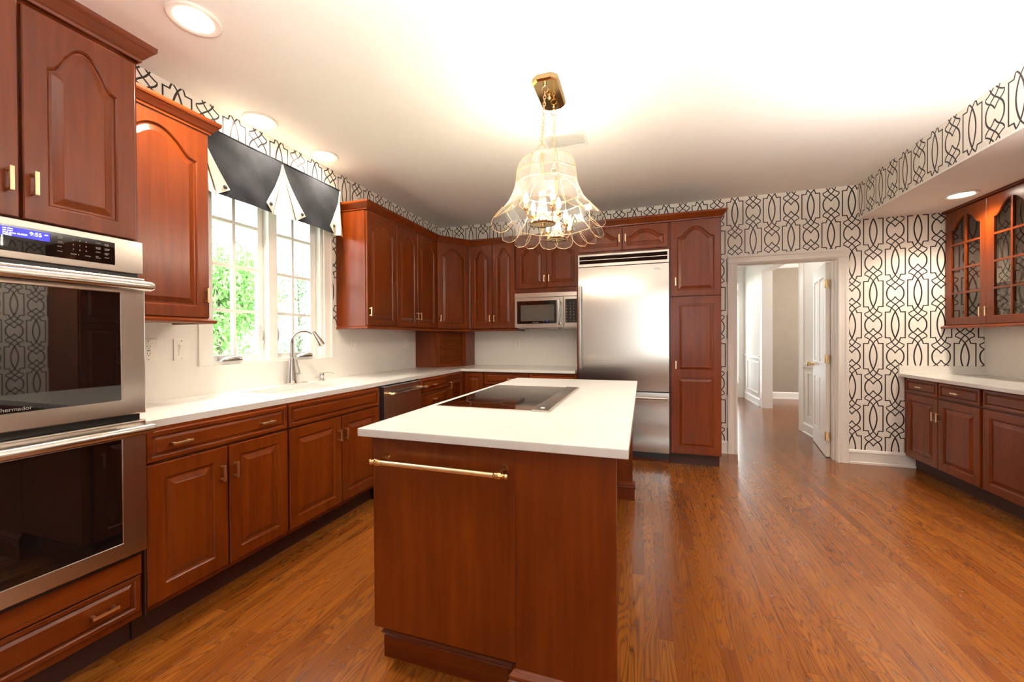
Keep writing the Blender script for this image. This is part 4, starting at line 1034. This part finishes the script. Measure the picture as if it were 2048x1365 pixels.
def tri_flap(apex, edge_bot, tip, name='cream_flap', off=.007):
    """folded-back corner: apex at the top, bottom corner on the fold, pointed tip lying on the panel"""
    rows = []
    for i in range(15):
        s = i / 14
        pf = (lerp(apex[0], edge_bot[0], s ** 1.1), lerp(apex[1], edge_bot[1], s)); pt_ = (lerp(apex[0], tip[0], s ** 1.25), lerp(apex[1], tip[1], s))
        rows.append([(lerp(pf[0], pt_[0], j / 6), lerp(pf[1], pt_[1], j / 6)) for j in range(7)])
    return cloth(name, rows, 'cream', .003, va, off)
def butt(y, z, par):
    bm = lathe(new(), [(.0005, .0), (.012, .0), (.0125, .004), (.008, .008), (.0005, .009)], (vx(y, z) + .009, y, z), 18, 'x'); obj('button', bm, 'button', par, world_space=True, smooth=True)
for apx, eb, tip, bt in (((VY0, VZ1 - .02), (1.720, VZ0), (1.803, 2.190), (1.770, 2.197)), ((VYC, VZ1 - .02), (2.108, VZ0), (2.062, 2.198), (2.094, 2.199)),
                         ((VYC, VZ1 - .02), (2.302, VZ0), (2.384, 2.192), (2.350, 2.199)), ((VY1, VZ1 - .02), (2.692, VZ0), (2.646, 2.198), (2.684, 2.203))):
    fl = tri_flap(apx, eb, tip); butt(bt[0], bt[1], fl)
for yc, ya, yb in ((VYC, 2.106, 2.304), (VY0, 1.60, 1.724), (VY1, 2.688, 2.79)):   # inverted pleats
    rows = []
    for i in range(13):
        s = i / 12; z = lerp(VZ1 - .012, VZ0 - .004, s)
        rows.append([(lerp(lerp(yc, ya, s), lerp(yc, yb, s), j / 8), z, .030 * s * (1 - abs(j - 4) / 4)) for j in range(9)])
    cloth('pleat', rows, 'cream', .002, va, -.004)
obj('return_flap', box(new(), XL, XV, VY1 - .003, VY1, VZ0 + .01, VZ1 - .005), 'cream', va, world_space=True); obj('return_flap', box(new(), XL, XV, VY0, VY0 + .003, VZ0 + .01, VZ1 - .005), 'cream', va, world_space=True)

# ---- recessed downlights
def can(label, x, y, z=ZC, group=None):
    t = thing('recessed_light', label, 'ceiling light', (x, y, z - .012), 0, group)
    obj('trim_ring', lathe(new(), [(.072, .012), (.105, .012), (.107, .006), (.100, 0), (.078, .002), (.070, .010)], (0, 0, 0), 36), 'trim', t, smooth=True)
    obj('lens', lathe(new(), [(.001, .004), (.072, .004), (.072, .011), (.001, .011)], (0, 0, 0), 32), 'can_glow', t)
can('round recessed ceiling light nearest the ovens', -1.965, 1.285)
can('round recessed light above the left half of the window', -2.46, 2.02)
can('round recessed light above the right half of the window', -2.44, 2.57)
for x, y, p in CANS[3:]: can('added round recessed light in the main ceiling, out of view', x, y, group='added ceiling lights out of view')
can('round recessed light under the soffit over the glass cabinets', 2.455, 4.20, 2.4)
for y in (2.45, 1.6): can('round recessed light further along the soffit', 2.45, y, 2.4, group='soffit lights out of view')

# ---- vents
t = thing('ceiling_vent', 'white slatted air vent in the ceiling behind the chandelier', 'vent', (-.55, 2.96, ZC - .008), 0)
bm = new()
for a in ((-.155, .155, -.110, -.095), (-.155, .155, .095, .110), (-.155, -.140, -.095, .095), (.140, .155, -.095, .095)): box(bm, a[0], a[1], a[2], a[3], 0, .008)
obj('frame', bm, 'trim', t)
bm = new()
for k in range(12): y = -.092 + k * .0162; prism(bm, [(y, .001), (y + .011, .007), (y + .012, .0065), (y + .0015, .0002)], 'x', -.14, .14)
obj('slats', bm, 'trim', t)
t = thing('wall_vent', 'small grey air vent high on the left wall above the crown', 'vent', (XL + .006, 3.22, 2.56), 0)
bm = new(); box(bm, -.006, 0, -.10, .10, -.05, .055, .002); obj('frame', bm, 'plastic', t); bm = new()
for k in range(7): box(bm, -.001, .001, -.088, .088, -.04 + k * .013, -.033 + k * .013)
obj('louvres', bm, 'logo', t)

# ---- chandelier
CX, CY = -.527, 2.335
ch = thing('chandelier', 'large bell shaped clear glass and brass chandelier over the island', 'chandelier', (CX, CY, 1.87), 0)
def oct_(a, b, k=.45, q=None):
    cx_ = a * k; cy_ = b - (a - cx_) * .95
    return [(-cx_, -b), (cx_, -b), (a, -cy_), (a, cy_), (cx_, b), (-cx_, b), (-a, cy_), (-a, -cy_)]
bm = new(); O1 = [(CX + x, CY + y) for x, y in oct_(.075, .158, .55)]; O2 = [(CX + x, CY + y) for x, y in oct_(.068, .150, .55)]
A = [bm.verts.new((x, y, 2.74)) for x, y in O1]; B = [bm.verts.new((x, y, 2.715)) for x, y in O1]; D_ = [bm.verts.new((x, y, 2.705)) for x, y in O2]
for P_, Q_ in ((A, B), (B, D_)):
    for i in range(8): bm.faces.new([P_[i], P_[(i + 1) % 8], Q_[(i + 1) % 8], Q_[i]])
bm.faces.new(A); bm.faces.new(D_); cno = obj('canopy', bm, 'pbrass', ch, world_space=True)
obj('finial', lathe(new(), [(.001, 2.675), (.008, 2.678), (.012, 2.688), (.006, 2.698), (.014, 2.705), (.001, 2.706)], (CX, CY - .01, 0), 14), 'pbrass', cno, world_space=True, smooth=True)
def chain(name, p, q, par=ch, link=.030, r=.0022):
    p, q = Vector(p), Vector(q); n = max(2, round((q - p).length / (link * .78))); d = (q - p) / n; bm = new()
    ax = d.normalized(); sx_ = ax.cross(Vector((0, 1, 0))).normalized(); sy_ = ax.cross(sx_)
    for i in range(n):
        c = p + d * (i + .5); side = sx_ if i % 2 else sy_
        pts = [c + ax * (math.cos(a) * link / 2) + side * (math.sin(a) * link * .27) for a in [k * 2 * PI / 12 for k in range(12)]]
        tube(bm, pts, r, 6, True)
    return obj(name, bm, 'brass', par, world_space=True, smooth=True)
def ring(bm, c, R, r=.0025, ax='y', n=18):
    c = Vector(c); pts = []
    for k in range(n):
        a = 2 * PI * k / n; pts.append(c + (Vector((R * math.cos(a), 0, R * math.sin(a))) if ax == 'y' else Vector((0, R * math.cos(a), R * math.sin(a)))))
    return tube(bm, pts, r, 6, True)
for hy_, by_ in ((2.215, 2.13), (2.455, 2.45)):
    lathe_b = lathe(new(), [(.001, 2.690), (.006, 2.692), (.005, 2.700), (.012, 2.704), (.001, 2.706)], (CX, hy_, 0), 12); ring(lathe_b, (CX, hy_, 2.672), .018)
    obj('chain_hook', lathe_b, 'pbrass', cno, world_space=True, smooth=True)
    chain('chain', (CX, hy_, 2.657), (CX, by_, 2.318)); b2 = ring(new(), (CX, by_, 2.300), .020); obj('loop', b2, 'brass', ch, world_space=True, smooth=True)
rot = Matrix.Translation((CX, CY, 0)) @ Matrix.Rotation(math.radians(7), 4, 'Z')
LV = [(2.282, .062, .215), (2.276, .092, .245), (2.250, .128, .280), (2.215, .150, .302), (2.172, .160, .312), (2.112, .165, .318), (2.060, .178, .330), (2.010, .200, .350), (1.968, .232, .378)]
bm = new(); RS = []
for z, a, b in LV: RS.append([bm.verts.new((x, y, z)) for x, y in oct_(a, b)])
for A, B in zip(RS, RS[1:]):
    for i in range(8): bm.faces.new([A[i], A[(i + 1) % 8], B[(i + 1) % 8], B[i]])
xf(bm, rot); gl_ = obj('glass_shade', bm, 'shade_glass', ch, world_space=True)
def rp(p): return rot @ Vector(p)
bm = new()
for i in range(8): tube(bm, [rp((*oct_(a, b)[i], z)) for z, a, b in LV], .0025, 6)
for li in (0, 4, 5, 8):
    z, a, b = LV[li]; pts = [rp((x, y, z)) for x, y in oct_(a, b)]
    for i in range(8): tube(bm, [pts[i], pts[(i + 1) % 8]], .0027 if li != 8 else .0023, 6)
obj('brass_frame', bm, 'brass', gl_, world_space=True, smooth=True)
# scalloped petals, two on every side of the bell
z, a, b = LV[8]; oc = oct_(a, b)
for i in range(8):
    p, q = Vector((*oc[i], z)), Vector((*oc[(i + 1) % 8], z)); e = q - p; out = Vector((e.y, -e.x, 0)).normalized()
    nP = 2
    for j in range(nP):
        c = p + e * ((j + .5) / nP); hw = e.length / nP * .56; u = e.normalized()
        def pp(s, tt): return rp(c + u * s * (1 + .25 * tt) + out * (.070 * tt ** 1.1 + .018 * tt * tt) + Vector((0, 0, -.092 * tt + .012 * tt * tt)))
        bm = new(); rows = []; edge = []
        N_ = 9
        for r_i in range(N_ + 1):
            tt = r_i / N_; w_ = hw * math.sqrt(max(0.0, 1 - tt ** 3.2)) if tt < 1 else 0
            rows.append([pp(-w_ + 2 * w_ * k / 6, tt) for k in range(7)])
        VV = [[bm.verts.new(v) for v in r] for r in rows]
        for A, B in zip(VV, VV[1:]):
            for k in range(6):
                try: bm.faces.new([A[k], A[k + 1], B[k + 1], B[k]])
                except ValueError: pass
        bmesh.ops.remove_doubles(bm, verts=bm.verts, dist=1e-5)
        pt_ = obj('glass_petal', bm, 'petal_glass', ch, world_space=True, smooth=True)
        ed = [r[0] for r in rows[:-1]] + [rows[-1][3]] + [r[-1] for r in rows[:-1]][::-1]
        obj('brass_rim', tube(new(), ed, .0021, 6), 'brass', pt_, world_space=True, smooth=True)
# two candle clusters inside
BULBS = []
for cy_ in (2.145, 2.515):
    c = (CX, cy_, 0)
    cl = obj('stem', lathe(new(), [(.001, 1.872), (.010, 1.876), (.016, 1.888), (.008, 1.90), (.007, 2.0), (.012, 2.02), (.007, 2.04), (.006, 2.20), (.010, 2.27), (.001, 2.30)], c, 14), 'pbrass', ch, world_space=True, smooth=True)
    obj('drip_disc', lathe(new(), [(.010, 1.886), (.055, 1.880), (.072, 1.884), (.074, 1.889), (.050, 1.892), (.010, 1.896)], c, 28), 'pbrass', cl, world_space=True, smooth=True)
    obj('glass_trumpet', lathe(new(), [(.066, 1.892), (.048, 1.912), (.030, 1.945), (.022, 1.99), (.020, 2.05), (.024, 2.06), (.018, 2.05), (.020, 1.99), (.028, 1.945)], c, 24), 'shade_glass', cl, world_space=True, smooth=True)
    for k in range(4):
        a = PI / 4 + k * PI / 2; dx, dy = math.cos(a), math.sin(a)
        P = lambda r, z: (CX + dx * r, cy_ + dy * r, z)
        ar = obj('arm', tube(new(), [P(.012, 1.945), P(.035, 1.925), P(.060, 1.905), P(.085, 1.908), P(.102, 1.928), P(.105, 1.950)], .0038, 8), 'pbrass', ch, world_space=True, smooth=True)
        obj('socket', lathe(new(), [(.001, 1.946), (.014, 1.948), (.020, 1.956), (.012, 1.960), (.0105, 1.985), (.001, 1.986)], P(.105, 0), 12), 'pbrass', ar, world_space=True, smooth=True)
        obj('bulb', lathe(new(), [(.001, 1.984), (.008, 1.986), (.0145, 2.000), (.0150, 2.010), (.010, 2.030), (.004, 2.046), (.0005, 2.052)], P(.105, 0), 12), 'bulb', ar, world_space=True, smooth=True)
        BULBS.append(P(.105, 2.012))
for p in BULBS: lamp('candle_lamp', 'POINT', p, 31.0, (1, .87, .69), .016)

# ---- added uplight bowls, unseen, put in only to brighten the ceiling
UP = [(1.77, 1.98, 95), (-.50, .36, 60), (.5, -1.3, 8)]
for ux, uy, upw in UP:
    pl = thing('added_uplight', 'small white uplight bowl added to brighten the ceiling, outside the view', 'ceiling light', (ux, uy, 2.06), 0, 'added uplight bowls out of view')
    bm = lathe(new(), [(.001, 0), (.04, .003), (.075, .018), (.095, .045), (.10, .062), (.094, .062), (.086, .046), (.068, .026), (.035, .012), (.001, .010)], (0, 0, 0), 32); obj('bowl', bm, 'trim', pl, smooth=True)
    obj('rod', tube(new(), [(0, 0, .010), (0, 0, .675)], .004, 8), 'trim', pl, smooth=True); obj('bulb', lathe(new(), [(.001, .014), (.02, .02), (.024, .036), (.014, .05), (.001, .054)], (.035, 0, 0), 14), 'bulb', pl, smooth=True)
    lamp('uplight_fill_lamp', 'SPOT', (ux, uy, 2.125), upw, (1, .93, .84), .10, rot=(PI, 0, 0), cone=2.95, blend=.35)

# ================================================================== OUTSIDE THE WINDOW
struct('lawn', box(new(), -30, XL - .4, -12, 26, -.6, -.5), 'lawn')
def tree(label, x, y, H, crown, n, leaf, mat, seed, name='tree', lo=.15):
    rnd = random.Random(seed); t = thing(name, label, 'tree', (x, y, -.5), 0, 'trees outside the window')
    bm = new(); tube(bm, [(0, 0, 0), (.03, .02, H * .3), (-.02, .05, H * .6), (0, 0, H * .95)], [.07, .055, .035, .01], 8)
    tips = []
    for k in range(16):
        a = rnd.uniform(0, 2 * PI); z = H * rnd.uniform(lo + .1, .9); r = crown * rnd.uniform(.6, 1.0) * (1.1 - z / H * .6)
        q = Vector((math.cos(a) * r, math.sin(a) * r, z + r * .45)); tube(bm, [(0, 0, z), tuple(q * .5 + Vector((0, 0, z * .5))), tuple(q)], [.02, .012, .004], 5); tips.append((Vector((0, 0, z)), q))
    obj('trunk', bm, 'bark', t, smooth=True)
    bm = new()
    for _ in range(n):
        b0, q = rnd.choice(tips); f = rnd.uniform(.25, 1.1); c = b0.lerp(q, f) + Vector([rnd.gauss(0, crown * .16) for _ in range(3)])
        e = Euler((rnd.uniform(0, 6), rnd.uniform(0, 6), rnd.uniform(0, 6))).to_matrix(); s = leaf * rnd.uniform(.6, 1.3)
        vs = [bm.verts.new(c + e @ Vector(v) * s) for v in ((-1, 0, 0), (0, -.35, .1), (1, 0, 0), (0, .35, .1))]; bm.faces.new(vs)
    f = bpy.data.meshes.new('foliage'); bm.to_mesh(f); bm.free(); f.materials.append(M[mat]); fo = bpy.data.objects.new('foliage', f); C.objects.link(fo); fo.parent = t
tree('leafy green tree outside the left casement', -7.0, 4.9, 3.3, 1.15, 9000, .055, 'leaf1', 3)
tree('thin leafy tree outside the right casement', -8.6, 8.1, 3.8, 1.4, 3600, .05, 'leaf2', 5)
tree('distant tree at the far side of the lawn', -12.0, 8.4, 5.2, 1.9, 6000, .07, 'leaf1', 9)
tree('distant bluish tree further right on the lawn', -11.0, 12.4, 4.6, 1.7, 4200, .07, 'leaf2', 11)
